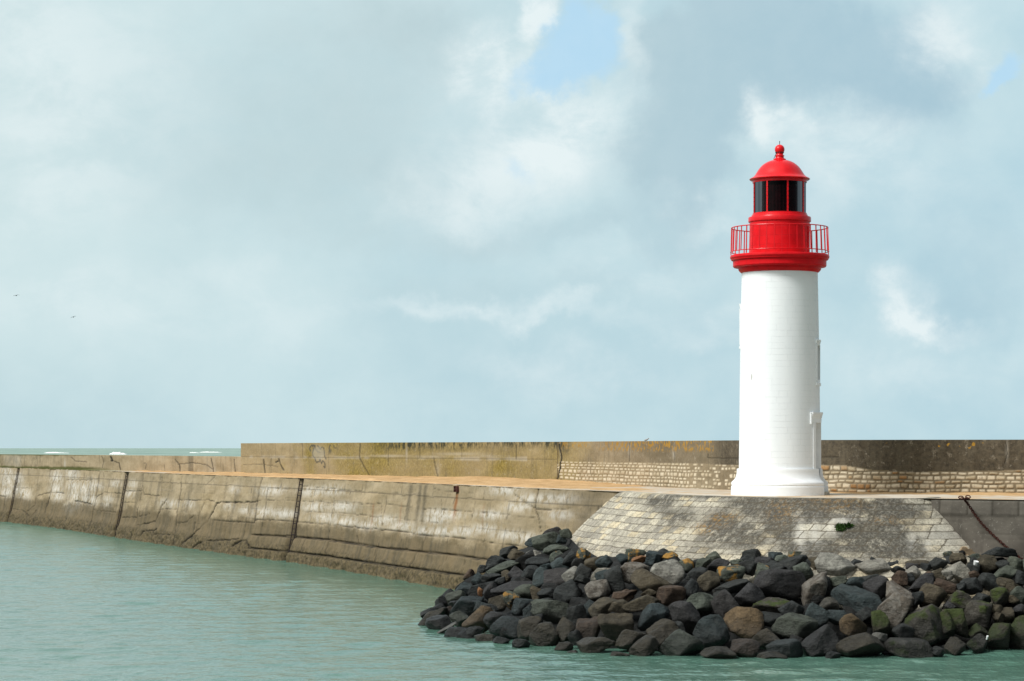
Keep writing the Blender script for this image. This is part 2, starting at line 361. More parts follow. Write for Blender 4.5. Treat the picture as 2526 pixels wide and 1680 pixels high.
def crest(px,py,wpx,hpx,Y,seed):
    x,y=XY(px,Y); w=wpx/F*Y; h=hpx/F*Y; n=40; u=np.linspace(-1,1,n); r=np.random.RandomState(seed)
    env=np.sqrt(np.maximum(0,1-u**2))*(.6+.5*r.rand(n)); env=np.convolve(np.pad(env,2,mode='edge'),[.15,.22,.26,.22,.15],'valid')*(1-.45*u)
    rows=[]
    for dy,dz in ((-2.5,-.15),(-1.2,.55),(-.2,1.0),(1.5,.7),(4,-.15)):
        rows.append(np.stack([x+u*w/2+dy*.3*r.randn(n)*.2,y+dy*h*.8+np.zeros(n),dz*h*env-.05+.08*h*r.randn(n)],-1))
    z0=HC-(py-HZ)/F*Y
    V=np.array(rows); return V
def waves():
    o=[]
    Vs=[];Fs=[];k=0
    for a in [(292,1120,42,7,2300,1),(140,1114,62,3,2900,2),(520,1112,55,2.4,3300,3),(480,1113,25,2,3000,4)]:
        V=crest(*a); Vs.append(V.reshape(-1,3)); Fs.append(grid_faces(V.shape[0],V.shape[1])+k); k+=V.shape[0]*V.shape[1]
    ob=mesh_obj('wave_foam',np.vstack(Vs),np.vstack(Fs),M['foam']); tag(ob,kind='structure')
waves()

# ---------------- quay wall (left) ----------------
Q=[(-62,247)]+[XY(p,36904/d) for p,d in ((0,181),(148,198),(282,220),(445,244),(609,267),(712,279),(837,298),(1007,327),(1109,345))]+[(1.0,96.6),(3.3,91.5),(5.2,87.5)]
def build_quay():
    P,s=resample(Q,.14,2); n=-normals2(P,6)   # outward: left / towards the camera
    if n[len(n)//2][0]>0: n=-n
    zs=np.r_[np.arange(-.5,PZ-.001,.05),PZ]
    S,Z=np.meshgrid(s,zs)
    base=P[None,:,:]+n[None,:,:]*((PZ-Z)/4.42*.75-.75)[...,None]
    co=np.dstack([base,Z]); px,py=img(co); px0=px[10][None,:]+0*px
    crack_and_shade=np.zeros_like(S); white=np.zeros_like(S); dirt=np.zeros_like(S); rust=np.zeros_like(S); disp=np.zeros_like(S)
    wob=fbm(S*.9,Z*1.5,None,3,4)
    c3=lambda L:[(x*.2969,1080+y*.2969) for x,y in L]; c4=lambda L:[(600+x*.3393,1060+y*.3393) for x,y in L]
    CR=[ # (polyline, half-width px)
     (c3([(20,700),(60,280)]),.8),(c3([(0,480),(45,490)]),1),(c3([(370,640),(400,520),(440,380),(465,285)]),1.5),(c3([(215,620),(290,560),(320,300)]),1),(c3([(310,485),(360,465),(430,455),(540,460)]),1.2),
     (c3([(620,525),(700,540),(765,552)]),1.8),(c3([(755,770),(765,620),(800,480),(830,285)]),1.6),(c3([(780,600),(960,620)]),1),(c3([(800,490),(870,455),(1000,465)]),1.5),(c3([(560,350),(690,350),(820,350)]),.8),
     (c3([(1040,445),(1190,440)]),1.4),(c3([(1185,310),(1190,470),(1330,485)]),1.2),(c3([(1030,535),(1125,540)]),1.2),(c3([(1160,655),(1240,630)]),2.2),(c3([(1015,660),(1135,665)]),1.8),(c3([(1140,590),(1135,730),(1200,715),(1290,695),(1340,570),(1380,515)]),1.7),
     (c3([(1170,830),(1195,775),(1290,770),(1310,750)]),1.6),(c3([(1280,770),(1300,800),(1450,805)]),1.2),(c3([(1345,590),(1470,592)]),1.2),(c3([(1455,890),(1470,600),(1490,510),(1515,320)]),1.6),(c3([(1470,710),(1540,705),(1610,650)]),1),
     (c3([(1480,515),(1640,520),(1720,515),(1780,530)]),1.3),(c3([(1690,510),(1700,400),(1780,325)]),1.1),(c3([(1510,905),(1560,850),(1640,770),(1720,700),(1770,600),(1800,545),(1840,535),(2000,540),(2140,530)]),2.3),(c3([(1640,650),(1700,540)]),1.4),
     (c3([(1755,685),(1950,695),(2110,708),(2130,540),(2175,340)]),1.5),(c3([(1610,915),(1680,870),(1750,855),(1900,850),(1990,840)]),2.),(c3([(1950,905),(2000,860),(2060,850),(2080,900)]),3.2),(c3([(1900,560),(1880,700),(1860,840)]),.6),
     (c3([(700,290),(690,600),(640,700)]),.5),(c3([(110,590),(180,600),(265,660),(300,600)]),1),(c3([(860,290),(850,700)]),.5),(c3([(1340,490),(1345,330)]),.6),(c3([(1620,700),(1600,860)]),.9),(c3([(130,415),(310,420)]),.6),
     (c4([(85,655),(360,665),(630,690),(900,720),(1160,740),(1300,765),(1600,790),(1900,830),(2050,855)]),1.5),
     (c4([(60,765),(350,772),(600,800),(830,835),(1000,862),(1160,865),(1300,890),(1500,910),(1640,930),(1780,950)]),2.0),
     (c4([(45,858),(330,885),(600,910),(800,945),(1000,975),(1200,1000),(1450,1040),(1620,1055)]),2.3),
     (c4([(830,775),(838,830)]),1.4),(c4([(1300,880),(1320,770)]),.9),(c4([(625,900),(640,790)]),.8),(c4([(420,890),(430,780)]),.8),(c4([(980,960),(1000,860)]),1),(c4([(1240,1000),(1275,890)]),1),(c4([(1480,1040),(1500,910)]),1),(c4([(1620,1050),(1625,930)]),.8),
     (c4([(1655,660),(1670,600),(1690,470),(1697,400)]),1.2),(c4([(1390,430),(1470,450),(1560,452),(1620,455),(1690,460)]),.7),(c4([(2165,765),(2140,620),(2120,580),(2145,430)]),1.3),(c4([(1960,460),(2070,545),(2120,575),(2230,580),(2358,575)]),1.1),
     (c4([(130,430),(350,430)]),.6),(c4([(105,512),(380,515),(700,535),(1000,540),(1330,575),(1560,588)]),.7),(c4([(420,595),(660,605),(1000,635),(1350,670),(1500,690)]),.6),(c4([(440,410),(800,445),(1030,465),(1140,460)]),.7),
     (c4([(665,535),(655,680)]),.6),(c4([(800,540),(795,700)]),.5),(c4([(1000,540),(1010,700)]),.5),(c4([(1360,575),(1345,670)]),.7),(c4([(1640,700),(1635,790)]),.5),(c4([(2010,700),(2000,830)]),.5),(c4([(1560,590),(1900,620),(2120,640)]),.6),
     (c4([(0,675),(80,680),(100,520),(130,360)]),1.2),(c4([(1440,700),(1440,460)]),.4),(c4([(480,430),(490,500)]),.5),(c4([(870,380),(860,480)]),.4)]
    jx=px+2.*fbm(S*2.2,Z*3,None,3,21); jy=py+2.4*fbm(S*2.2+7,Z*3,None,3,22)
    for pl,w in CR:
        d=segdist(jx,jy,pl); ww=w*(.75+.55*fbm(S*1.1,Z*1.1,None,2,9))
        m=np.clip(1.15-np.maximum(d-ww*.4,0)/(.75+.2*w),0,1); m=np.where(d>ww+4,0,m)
        crack_and_shade=np.maximum(crack_and_shade,m*min(1,.25+.33*w)*np.clip(.75+.9*fbm(S*.8,Z*1.2,None,3,55),.15,1))
    disp-=crack_and_shade*.10
    # cast blocks: faint panel joints and tints
    pr,ti=courses(S,Z,.62,(2.2,4.5),31,gap=.006,jit=.15,soft=.02,wob=.03); pr2,ti2=courses(S,Z,4.3,(2.4,5.2),32,gap=.01,jit=.05,soft=.03,wob=.05)
    crack_and_shade=np.maximum(crack_and_shade,(1-pr)*.28*sstep(-.2,.3,fbm(S*.35,Z*.8,None,2,8))); crack_and_shade=np.maximum(crack_and_shade,(1-pr2)*.5*sstep(4.4,4.0,Z))
    tint=.5*ti+.5*ti2
    # efflorescence: band on the upper half
    def band(L,amp,rx,ry):
        m=0*S
        for x,y in L: m=np.maximum(m,blob(px,py,x,y,rx,ry)*amp)
        return m
    white=band(c3([(60,300),(60,370),(60,450),(140,340),(140,420),(200,470),(470,330),(470,420),(480,480),(600,300),(610,400),(620,480),(700,420),(760,400),(720,500),(760,520),(640,560),(580,580)]),1,16,17)
    white=np.maximum(white,band(c3([(900,510),(880,560),(820,400),(1080,460),(960,380),(1370,540),(1440,550),(1570,550),(1900,570),(2030,600),(1950,430),(2200,450),(1100,380)]),.75,14,10))
    white=np.maximum(white,band(c4([(200,440),(500,450),(640,440),(150,600),(300,610),(520,560),(600,640),(720,560),(740,670),(900,700),(1020,660),(1150,700),(1300,740),(1420,610),(1500,620),(1450,740),(1600,740),(1750,720),(1900,760),(2030,780),(2100,800),(1800,620),(2000,560),(2080,500),(1400,650),(1900,440),(2200,500),(2330,500),(2300,620)]),.95,34,12))
    for xs_ in (1220,1290,1330):
        dirt=np.maximum(dirt,.75*np.exp(-(((px-(600+xs_*.3393)+(py-1198)*.12)/4.5)**2))*sstep(1190,1200,py)*(1-sstep(1250,1330,py)))
    for xs_,a in ((945,.5),(1150,.4),(1750,.3)):
        rust=np.maximum(rust,a*np.exp(-(((px-(600+xs_*.3393)+(py-1250)*.12)/2.0)**2))*sstep(1235,1250,py)*(1-sstep(1280,1330,py)))
    # right-hand dark end of the wall, towards the bastion
    dirt=np.maximum(dirt,.8*sstep(1315,1440,px)*(.55+.6*fbm(S*.8,Z*1.3,None,4,61)))
    dirt=np.maximum(dirt,.5*np.clip(fbm(S*.9,Z*.35,None,4,62)*2.2-.25,0,1)*(px<640))
    for xs_ in (850,870,940,1080,1130,1160,1370,1400,1690): # seep streaks below the lower ledge
        cx_=600+xs_*.3393; dirt=np.maximum(dirt,.65*np.exp(-((px-cx_+(py-1350)*.15)/2.4)**2)*sstep(1335,1345,py)*(1-sstep(1385,1415,py)))
    rx_=1129-(py-1198)*.115
    rust=np.maximum(rust,np.exp(-((px-rx_)/3.2)**2)*sstep(1196,1200,py)*(1-sstep(1245,1300,py))*.95)
    # relief
    near=sstep(600,640,px0)
    l1=np.interp(px0.ravel(),[x for x,_ in c4([(60,0),(600,0),(1000,0),(1500,0),(1780,0)])],[1060+y*.3393 for y in (765,800,862,910,950)]).reshape(px.shape)
    l2=np.interp(px0.ravel(),[600+x*.3393 for x in (45,350,800,1200,1620)],[1060+y*.3393 for y in (858,885,945,1000,1055)]).reshape(px.shape)
    gr=np.maximum(near*np.exp(-((py-l1)/1.6)**2),near*np.exp(-((py-l2)/1.7)**2)); crack_and_shade=np.maximum(crack_and_shade,gr*(.75+.6*fbm(S*.7,Z,None,3,66))); disp-=.14*gr; disp+=near*.11*sstep(-1.,2,py-l1)+near*.07*sstep(-1.,2,py-l2)  # course grooves: their shade goes into the colour as well
    disp+=.05*wob+.02*fbm(S*4,Z*5,None,3,14)
    rough=sstep(1.25,.35,Z+.25*fbm(S*.5,Z,None,2,77)); disp+=rough*(.14+.11*fbm(S*1.6,Z*2.6,None,4,15)+.06*fbm(S*5,Z*7,None,2,16))
    # ladder slots: recessed, with their shade painted in near-black
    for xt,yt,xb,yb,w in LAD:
        xc=xt+(xb-xt)*(py-yt)/(yb-yt); m=sstep(w*.5+.6,w*.5-.6,np.abs(px-xc)); crack_and_shade=np.maximum(crack_and_shade,m); disp=disp*(1-m)-m*.42
    co[...,:2]+=n[None,:,:]*disp[...,None]
    f=grid_faces(len(zs),len(s))
    q=empty('quay_wall',(0,0,0),label='long stained concrete quay wall with cracks and white bloom, left of the bastion',cat='wall')
    # top lip: rows going inwards
    lip=[co.reshape(-1,3)]; top=co[-1]
    A=dict(crack_and_shade=crack_and_shade,white=white,dirt=dirt,rust=rust,tint=tint)
    t2=top.copy(); t2[:,:2]-=n*.9; t2[:,2]=PZ-.012
    V=np.concatenate([co,t2[None]],0); A={k:np.concatenate([v,v[-1:]*0],0) for k,v in A.items()}
    UV=np.dstack([np.vstack([S,S[-1:]]),np.vstack([Z,Z[-1:]+.1])])
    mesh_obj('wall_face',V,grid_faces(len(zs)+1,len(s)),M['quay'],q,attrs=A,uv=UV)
    return P,n,s
c3p=lambda x,y:(x*.2969,1080+y*.2969); c4p=lambda x,y:(600+x*.3393,1060+y*.3393)
LAD=[(*c3p(152,252),*c3p(68,698),6.0),(*c3p(1050,292),*c3p(960,822),9.5),(*c4p(423,352),*c4p(332,950),13.)]
QP,QN,QS=build_quay()
def on_quay(px,py,out=0.):
    """point of the battered quay face seen at (px,py)"""
    best=None
    for z in np.linspace(-.2,PZ,90):
        b=QP+QN*((PZ-z)/4.42*.75-.75+out); x,y=img(np.c_[b,np.full(len(b),z)])
        d=np.hypot(x-px,y-py); i=d.argmin()
        if best is None or d[i]<best[0]: best=(d[i],b[i,0],b[i,1],z,i)
    return Vector(best[1:4]),best[4]
def boxv(c,ax,ay,az,hx,hy,hz):
    V=[c+ax*(sx*hx)+ay*(sy*hy)+az*(sz*hz) for sx in (-1,1) for sy in (-1,1) for sz in (-1,1)]
    return V,[(0,1,3,2),(4,6,7,5),(0,4,5,1),(2,3,7,6),(0,2,6,4),(1,5,7,3)]
def boxes(name,L,mat,parent=None,loc=None,bev=0):
    V=[];Fc=[]
    for b in L:
        v,f=boxv(*b); k=len(V); V+=v; Fc+=[tuple(i+k for i in q) for q in f]
    o=mesh_obj(name,[tuple(v) for v in V],Fc,mat,parent,smooth=False,loc=loc)
    if bev:
        m=o.modifiers.new('b','BEVEL'); m.width=bev; m.segments=2
    return o
def beam(a,b,r,up=Vector((0,0,1))):
    d=(b-a); L=d.length; d.normalize(); x=d.cross(up)
    if x.length<.01: x=Vector((1,0,0))
    x.normalize(); y=x.cross(d); return ((a+b)/2,x,y,d,r,r,L/2)
for k,(xt,yt,xb,yb,w) in enumerate(LAD):
    a,i=on_quay(xt,yt+3,.02); b,_=on_quay(xb,yb-2,.06 if k<2 else .14); nn=Vector((*QN[i],0)); tt=Vector((-nn.y,nn.x,0))
    lab=['rusty ladder in the farthest slot of the quay wall, at the left edge','rusty ladder in a dark slot of the quay wall, middle of the three','rusty ladder in the slot nearest the rocks, below the graffiti'][k]
    e=empty('ladder',b,label=lab,cat='ladder',group='iron ladders let into the quay wall')
    hw=.22+.03*k; up=(a-b).normalized()
    a2=a-b+up*.0
    for sgn in (-1,1): boxes('rail',[beam(tt*hw*sgn-nn*.02,a2+tt*hw*sgn-nn*.02,.018)],M['rustl'],e)
    L=a2.length; nr=int(L/.3)
    for j in range(nr): c=up*(.15+j*.3)-nn*.02; boxes('rung',[beam(c-tt*hw,c+tt*hw,.02)],M['rustl'],e)
a,i=on_quay(1129,1198); b,_=on_quay(1127,1214); nn=Vector((*QN[i],0)); tt=Vector((-nn.y,nn.x,0))
e=empty('mooring_plate',a,label='small rusty iron fender plate near the quay top with rust streak',cat='iron plate')
boxes('plate',[((b-a)*.5+nn*.05,tt,nn,(b-a).normalized(),.22,.05,(b-a).length/2)],M['rust'],e,bev=.01)
boxes('bolt',[((b-a)*.2+nn*.12,tt,nn,Vector((0,0,1)),.05,.04,.05),((b-a)*.8+nn*.12,tt,nn,Vector((0,0,1)),.05,.04,.05)],M['rust'],e)

# ---------------- bastion ----------------
BT=[(4.0,92.6),(4.12,91),(5.06,87),(5.79,84.7),(7.2,82),(8.8,80),(10.4,79.2),(12,79.0),(12.9,79.05),(13.5,79.35),(13.9,80.2),(14.0,81.6)]
def build_bastion():
    P,s=resample(BT,.035,2); n=normals2(P,60)
    if n[len(n)//2][1]>0: n=-n
    zs=np.r_[np.arange(1.1,PZ-.001,.026),PZ]; S,Z=np.meshgrid(s,zs)
    L=(PZ-Z)*1.47
    co=np.dstack([P[None]+n[None]*((PZ-Z)*1.08)[...,None],Z]); px,py=img(co)
    st,ti=courses(S*(1+.12*(PZ-Z)/3),L,.295,(.36,.72),5,gap=.013,jit=.22,soft=.025,wob=.025,rad=.035)
    top=L<.30; st0,ti0=courses(S,L+9,.30,(.7,1.2),6,gap=.012,jit=.01,soft=.03,wob=.01)
    r=np.clip(st,0,1)*(.7+.3*fbm(S*1.5,L*3,None,2,5)); disp=.016*r+.02*fbm(S*6,L*6,None,3,6)*st+.03*fbm(S*.5,L*.7,None,2,8)+(ti-.5)*.022*st
    disp+=np.where(L<.31,.03,0)
    co[...,:2]+=n[None]*(disp*.7)[...,None]; co[...,2]+=disp*.7*(L>.05)
    nz=fbm(S*.7,L*.9,None,4,41)
    X=lambda cx,cy:(1350+cx/3.144,1060+cy/3.144)
    def B(L_,amp=1):
        m=0*S
        for x,y,rx,ry,a in L_: m=np.maximum(m,a*blob(px,py,x,y,rx,ry))
        return m*amp
    dirt=B([(1960,1245,150,26,1.25),(2100,1255,150,40,1.1),(1930,1290,40,50,1),(2150,1310,95,45,1.1),(2230,1350,70,30,.9),(1780,1290,50,45,.75),(1620,1240,60,20,.5),(2000,1350,90,22,.8),(1680,1275,60,30,.55),(1850,1330,60,30,.45),(2060,1230,260,8,.9),(1800,1225,160,7,.7),(2200,1250,60,30,.6)])
    dirt=np.clip(dirt*1.5+.6*nz+.15,0,1.4)*sstep(1500,1660,px+60*nz)
    dirt=np.maximum(dirt,.14+.25*nz)
    # dark flank just right of centre ends on a slanting line
    white=B([(1975,1320,14,35,.8),(2010,1315,16,30,.7),(2075,1285,28,10,.8),(2050,1305,20,16,.7),(2250,1335,12,25,.5),(2330,1320,60,40,.45),(2360,1280,40,40,.4),(2290,1345,12,20,.6)])
    lich=B([(1775,1283,26,14,1),(1745,1305,22,12,.9),(1800,1275,28,10,.6),(1725,1300,16,8,.7),(2080,1250,60,14,.45),(1930,1260,40,30,.5),(2185,1285,40,10,.5),(2060,1240,90,10,.4)])
    sand=B([(2395,1362,28,9,1.3),(2378,1356,14,12,1)]); sand=sstep(.55,.75,sand+.25*nz)
    A=dict(stone=st*(1-sand),tint=ti,dirt=np.clip(dirt-.8*white,0,1),white=white,lichen=lich,sand=sand)
    t2=co[-1].copy(); t2[:,:2]-=n*.42; t2[:,2]=PZ+.004; V=np.concatenate([co,t2[None]],0)
    A={k:np.concatenate([v,v[-1:]*(.3 if k in('dirt',) else 1)],0) for k,v in A.items()}; A['stone'][-1]=1
    UV=np.dstack([np.vstack([S,S[-1:]]),np.vstack([L,L[-1:]-.4])])
    o=mesh_obj('bastion',V,grid_faces(len(zs)+1,len(s)),M['bast'],attrs=A,uv=UV)
    tag(o,label='sloping bastion of weathered stone blocks under the lighthouse',cat='bastion')
    return P,n
BP,BN=build_bastion()
# ---------------- right quay wall ----------------
RQ=[(13.2,79.35),(13.45,79.0),(14.6,77.9),(16.2,76.5),(26,72.6),(60,62)]
def build_right():
    P,s=resample(RQ,.07,1); k=s<22; P=P[k]; s=s[k]; n=normals2(P,5)
    if n[len(n)//2][1]>0: n=-n
    zs=np.arange(-.3,PZ-.02,.05); zs=np.r_[zs,PZ-.035]; S,Z=np.meshgrid(s,zs)
    pr,ti=courses(S,PZ-Z+5,.48,(.75,1.2),8,gap=.012,jit=.02,soft=.02,wob=.01); pr2,_=courses(S,Z,.16,(3,9),9,gap=.004,jit=.05,soft=.01)
    topb=(Z>PZ-.5)
    co=np.dstack([P[None]+n[None]*(.03*(PZ-Z))[...,None],Z]); cr=np.where(topb,1-pr,(1-pr2)*.35*(fbm(S*.6,Z,None,2,3)>-.1))
    co[...,:2]+=n[None]*(.03*topb-.02*cr+.02*fbm(S*3,Z*3,None,3,1))[...,None]
    t2=co[-1].copy(); t2[:,:2]-=n*.5; V=np.concatenate([co,t2[None]],0)
    o=mesh_obj('quay_wall',V,grid_faces(len(zs)+1,len(s)),M['dark'],attrs=dict(crack_and_shade=np.vstack([cr,cr[-1:]*0]),tint=np.vstack([np.where(topb,ti,0),ti[-1:]])),uv=np.dstack([np.vstack([S,S[-1:]]),np.vstack([Z,Z[-1:]+.1])]))
    tag(o,label='dark grey concrete quay wall right of the bastion, behind the hanging chain',cat='wall')
    return P,n
RP,RN=build_right()

# ---------------- sea wall (parapet) ----------------
PW=[(-59.5,246)]+[XY(p,y) for p,y in ((0,207),(268,182.5),(595,153),(889,134),(1130,126),(1375,117),(1557,106),(1802,94.5),(2050,89.2),(2526,86),(3300,84),(4200,84))]
PPs,PSs=resample(PW,.05,2)
PPX=CX+PPs[:,0]/PPs[:,1]*F
def build_parapet(name,pxa,pxb,ds,zt,dz,parent,z0=PZ-.1):
    m=(PPX>=pxa-.01)&(PPX<=pxb+.01); P,s=resample(PPs[m],ds); s=s+PSs[m][0]; n=normals2(P,12)
    if n[len(n)//2][1]>0: n=-n
    zs=np.r_[np.arange(z0,zt-.01,dz),zt]; S,Z=np.meshgrid(s,zs); co=np.dstack([P[None]+0*Z[...,None],Z]); px,py=img(co)
    zero=np.zeros_like(S); A=dict(crack_and_shade=zero.copy(),white=zero.copy(),dirt=zero.copy(),olive=zero.copy(),grey=zero.copy(),lichen=zero.copy(),stone=zero.copy(),tint=zero.copy(),moss=zero.copy(),paint=zero.copy(),fillp=zero.copy())
    disp=.02*fbm(S*2,Z*3,None,3,2)
    c3=lambda L:[(x*.2969,1080+y*.2969) for x,y in L]; c4=lambda L:[(600+x*.3393,1060+y*.3393) for x,y in L]
    CR=[(c3([(590,160),(630,195),(720,200)]),.7),(c3([(845,150),(860,195),(850,250)]),.6),(c3([(920,160),(935,190),(925,190)]),2.6),(c3([(950,195),(990,210),(1000,265)]),1.1),(c3([(1195,210),(1215,215),(1210,260)]),.6),
      (c3([(1455,180),(1490,220),(1495,290)]),1.),(c3([(1480,220),(1600,205),(1720,225),(1770,265)]),.8),(c3([(1755,170),(1775,290)]),1.),(c3([(1945,180),(1955,300)]),.8),(c3([(2190,180),(2200,300)]),1.2),(c3([(2310,175),(2350,265)]),1.1),(c3([(1365,225),(1370,285)]),.5),
      (c4([(235,235),(250,230)]),1.6),(c4([(260,210),(270,250),(295,295)]),.9),(c4([(850,105),(843,205),(880,270),(915,330)]),1.),(c4([(1055,120),(1055,260)]),.5),(c4([(1385,205),(1395,260),(1415,345)]),.9),(c4([(1590,95),(1590,205)]),.5),(c4([(1985,110),(1985,215)]),.8),
      (c4([(2295,110),(2310,205),(2300,290),(2280,365)]),1.6),(c4([(430,100),(432,205)]),.5),(c4([(205,210),(200,270)]),.4),(c4([(1285,100),(1285,205)]),.4),(c4([(0,255),(150,250),(250,270)]),.4),
      ([(2480,1090),(2484,1120),(2478,1143)],1.),([(2311,1092),(2311,1135)],.7),([(1551,1092),(1551,1138)],.6),([(1661,1110),(1663,1136)],.5),([(1745,1120),(1745,1130),(1826,1131)],.7),([(2070,1128),(1990,1128)],.5)]
    jx=px+1.*fbm(S*3,Z*4,None,3,21); jy=py+1.2*fbm(S*3+7,Z*4,None,3,22)
    for pl,w in CR:
        d=segdist(jx,jy,pl); A['crack_and_shade']=np.maximum(A['crack_and_shade'],np.clip(1.25-np.maximum(d-w*.5,0)/(.7+.3*w),0,1)*min(1,.4+.35*w))
    nz=fbm(S*.4,Z*.8,None,4,91)
    seam=np.abs(Z-5.5)
    A['crack_and_shade']=np.maximum(A['crack_and_shade'],sstep(.035,.01,seam)*.35*(px>595)*(px<1375)*(zt>6))
    A['white']=np.maximum(A['white'],sstep(.14,.02,seam+.06*nz)*.55*(px>595)*(px<1300)*(zt>6)*sstep(-.1,.4,fbm(S*.7,Z,None,3,12)+.15))
    for x,y,rx,ry,a in ((467,1135,6,13,0),(160,1145,2.5,12,.9),(1551,1110,3,16,.6),(1661,1118,3,14,.7),(2484,1110,4,26,.5),(1003,1120,2,20,.7),(1080,1160,6,20,.35),(1060,1127,40,4,.5),(1200,1125,40,3,.4),(1380,1100,1.5,20,.5),(960,1125,50,3,.6),(1130,1120,60,4,.5)):
        A['white']=np.maximum(A['white'],a*blob(px,py,x,y,rx,ry))
    # older darker repair column and paler panels on the low wall
    A['grey']=np.maximum(A['grey'],.55*sstep(6.5,5.5,np.abs(px-471))*(zt<6)); A['white']=np.maximum(A['white'],.45*sstep(26,18,np.abs(px-510))*(zt<6)*(.5+nz)); A['white']=np.maximum(A['white'],.4*sstep(26,14,np.abs(px-30))*(zt<6)*(.5+nz))
    A['dirt']=np.maximum(A['dirt'],.8*sstep(220,60,px)*(zt<6)*(.35+.8*nz))
    A['olive']=sstep(640,860,px+120*nz)*(1-sstep(1360,1500,px+60*nz))*(.75+.5*nz)*(zt>6); A['olive']=np.maximum(A['olive'],.25*(zt>6)*(px<900))
    hi=sstep(5.45,5.9,Z+.25*nz)
    A['dirt']=np.maximum(A['dirt'],(zt>6)*sstep(870,1000,px)*(1-sstep(1370,1420,px))*sstep(zt-.62,zt-.12,Z+.3*nz)*1.)
    A['grey']=np.maximum(A['grey'],(zt>6)*(sstep(1385,1640,px+50*nz)*.60+sstep(1740,1790,px)*.4)*1.0)
    A['grey']=np.maximum(A['grey'],(zt>6)*(px>1376)*.45*sstep(-.3,.3,nz)); A['grey']=np.maximum(A['grey'],(zt>6)*(px>1930)*(.95+.1*nz))
    A['lichen']=sstep(zt-.5,zt-.3,Z)*(px>1380)*(px<1760)*.95*(zt>6)*sstep(1450,1530,px)+.6*(px>1380)*(px<1460)*sstep(zt-.4,zt-.2,Z)
    for x,y,r_ in ((2314,1104,5),(2339,1097,3.5),(2370,1097,5.5),(2391,1101,5),(2346,1102,3),(2312,1115,3),(2400,1096,4),(2187,1095,2.5),(2228,1103,2),(2358,1097,2.5),(2423,1091,2),(2287,1095,2.5)):
        A['lichen']=np.maximum(A['lichen'],2.*sstep(r_+1,r_-1,np.hypot(px-x+2*nz,py-y)))
    A['moss']=sstep(5.40,5.49,Z+.05*nz)*(zt<6)*(1-sstep(190,250,px))*.9+sstep(PZ+.22,PZ+.05,Z+.15*nz)*(zt<6)*(1-sstep(200,300,px))
    # rubble stones on the lower part
    rub=(px>1376+ (py-1145)*-.25)&(zt>6)
    if name=='rubble_parapet':
        edge=np.interp(px.ravel(),[1376,1450,1700,1800,2020,2080,2150,2250,2400,2526,2700],[5.44,5.40,5.42,5.38,5.42,5.42,5.25,5.18,5.22,5.27,5.25]).reshape(px.shape)
        # the stones are longer where the wall turns away; lay them out in stretched wall length
        ratio=np.interp(P[:,1],[84,87,90,94,106,118],[1.,1.,.95,.5,.30,.26]); U=np.cumsum(ratio)*(s[1]-s[0]); U=U[None,:]+0*S
        fine_,tf=courses(U,Z,.150,(.12,.22),51,gap=.013,jit=.3,soft=.03,wob=.03,rad=.03)
        ln_,tl=courses(U,Z,.170,(.17,.42),52,gap=.016,jit=.3,soft=.03,wob=.05,rad=.035)
        sel=px>1960; st=np.where(sel,ln_,fine_); ti=np.where(sel,tl,tf*.6)
        drop=_h(np.floor(ti*997),np.floor(ti*131),0*ti,3); patch=(px>1680)&(px<1960)&(drop<.35)
        st=st*sstep(.0,.06,edge-Z+.03*nz)*(~patch)*rub
        A['stone']=st; A['tint']=ti; disp+=.035*st*(.5+.9*ti)-.015
        A['grey']=np.where(Z<edge,A['grey']*.45,A['grey']); A['crack_and_shade']=np.maximum(A['crack_and_shade'],.18*(1-st)*(Z<edge)*(px>1960)*sstep(-.1,.35,fbm(S*2,Z*6,None,3,5)))
    if name=='concrete_parapet':
        X=lambda x,y:(680+x*.0933,1070+y*.0933)
        for pl,w in [([X(930,460),X(900,400),X(920,340),X(960,300),X(985,340),X(1000,300),X(1030,310),X(1010,400),X(985,500),X(990,580),X(1030,630),X(1050,650),X(1060,720),X(1090,765),X(1110,735),X(1150,745),X(1170,660)],1.),
                     ([X(1170,660),X(1190,740),X(1215,790),X(1240,710),X(1280,740),X(1305,810),X(1305,910),X(1270,860)],.9),([X(1100,320),X(1140,350),X(1160,400),X(1190,410),X(1200,370),X(1240,350),X(1270,380),X(1280,450),X(1290,560),X(1310,630),X(1335,665)],.9),
                     ([X(1040,300),X(1060,400),X(1100,470),X(1170,500)],.5),([X(1440,300),X(1410,400),X(1440,470)],.7),([X(1530,300),X(1545,360),X(1600,380)],.6)]:
            d=segdist(px,py,pl); A['paint']=np.maximum(A['paint'],.9*np.clip(1.2-np.maximum(d-w*.5,0)/.9,0,1))
        A['paint']=np.maximum(A['paint'],.7*blob(px,py,*X(1435,460),3.5,6)); A['fillp']=sstep(.3,.7,blob(px,py,*X(1130,520),17,20)); 
    disp-=A['crack_and_shade']*.03
    co[...,:2]+=n[None]*disp[...,None]
    ex=[]; T=co[-1].copy(); T2=T.copy(); T2[:,:2]-=n*.55; B2=T2.copy(); B2[:,2]=-.6; B2[:,:2]-=n*.5
    V=np.concatenate([co,T2[None],B2[None]],0); A={k:np.concatenate([v,v[-1:]*.3,v[-1:]*.3],0) for k,v in A.items()}
    UV=np.dstack([np.vstack([S,S[-1:],S[-1:]]),np.vstack([Z,Z[-1:]+.5,Z[-1:]+6])])
    o=mesh_obj(name,V,grid_faces(V.shape[0],len(s)),M['para'],parent,attrs=A,uv=UV)
    # end caps
    for j in (0,len(s)-1):
        prof=V[:,j]; 
        mesh_obj('end_face',prof,[tuple(range(len(prof)))] ,M['para'],o,smooth=False)
    return o
sw=empty('sea_wall',(0,0,0),label='long sea wall parapet of stained concrete over rubble stone behind the lighthouse',cat='wall')
build_parapet('low_parapet',-400,594.5,.12,5.5,.05,sw); build_parapet('concrete_parapet',594,1375,.09,6.32,.045,sw)
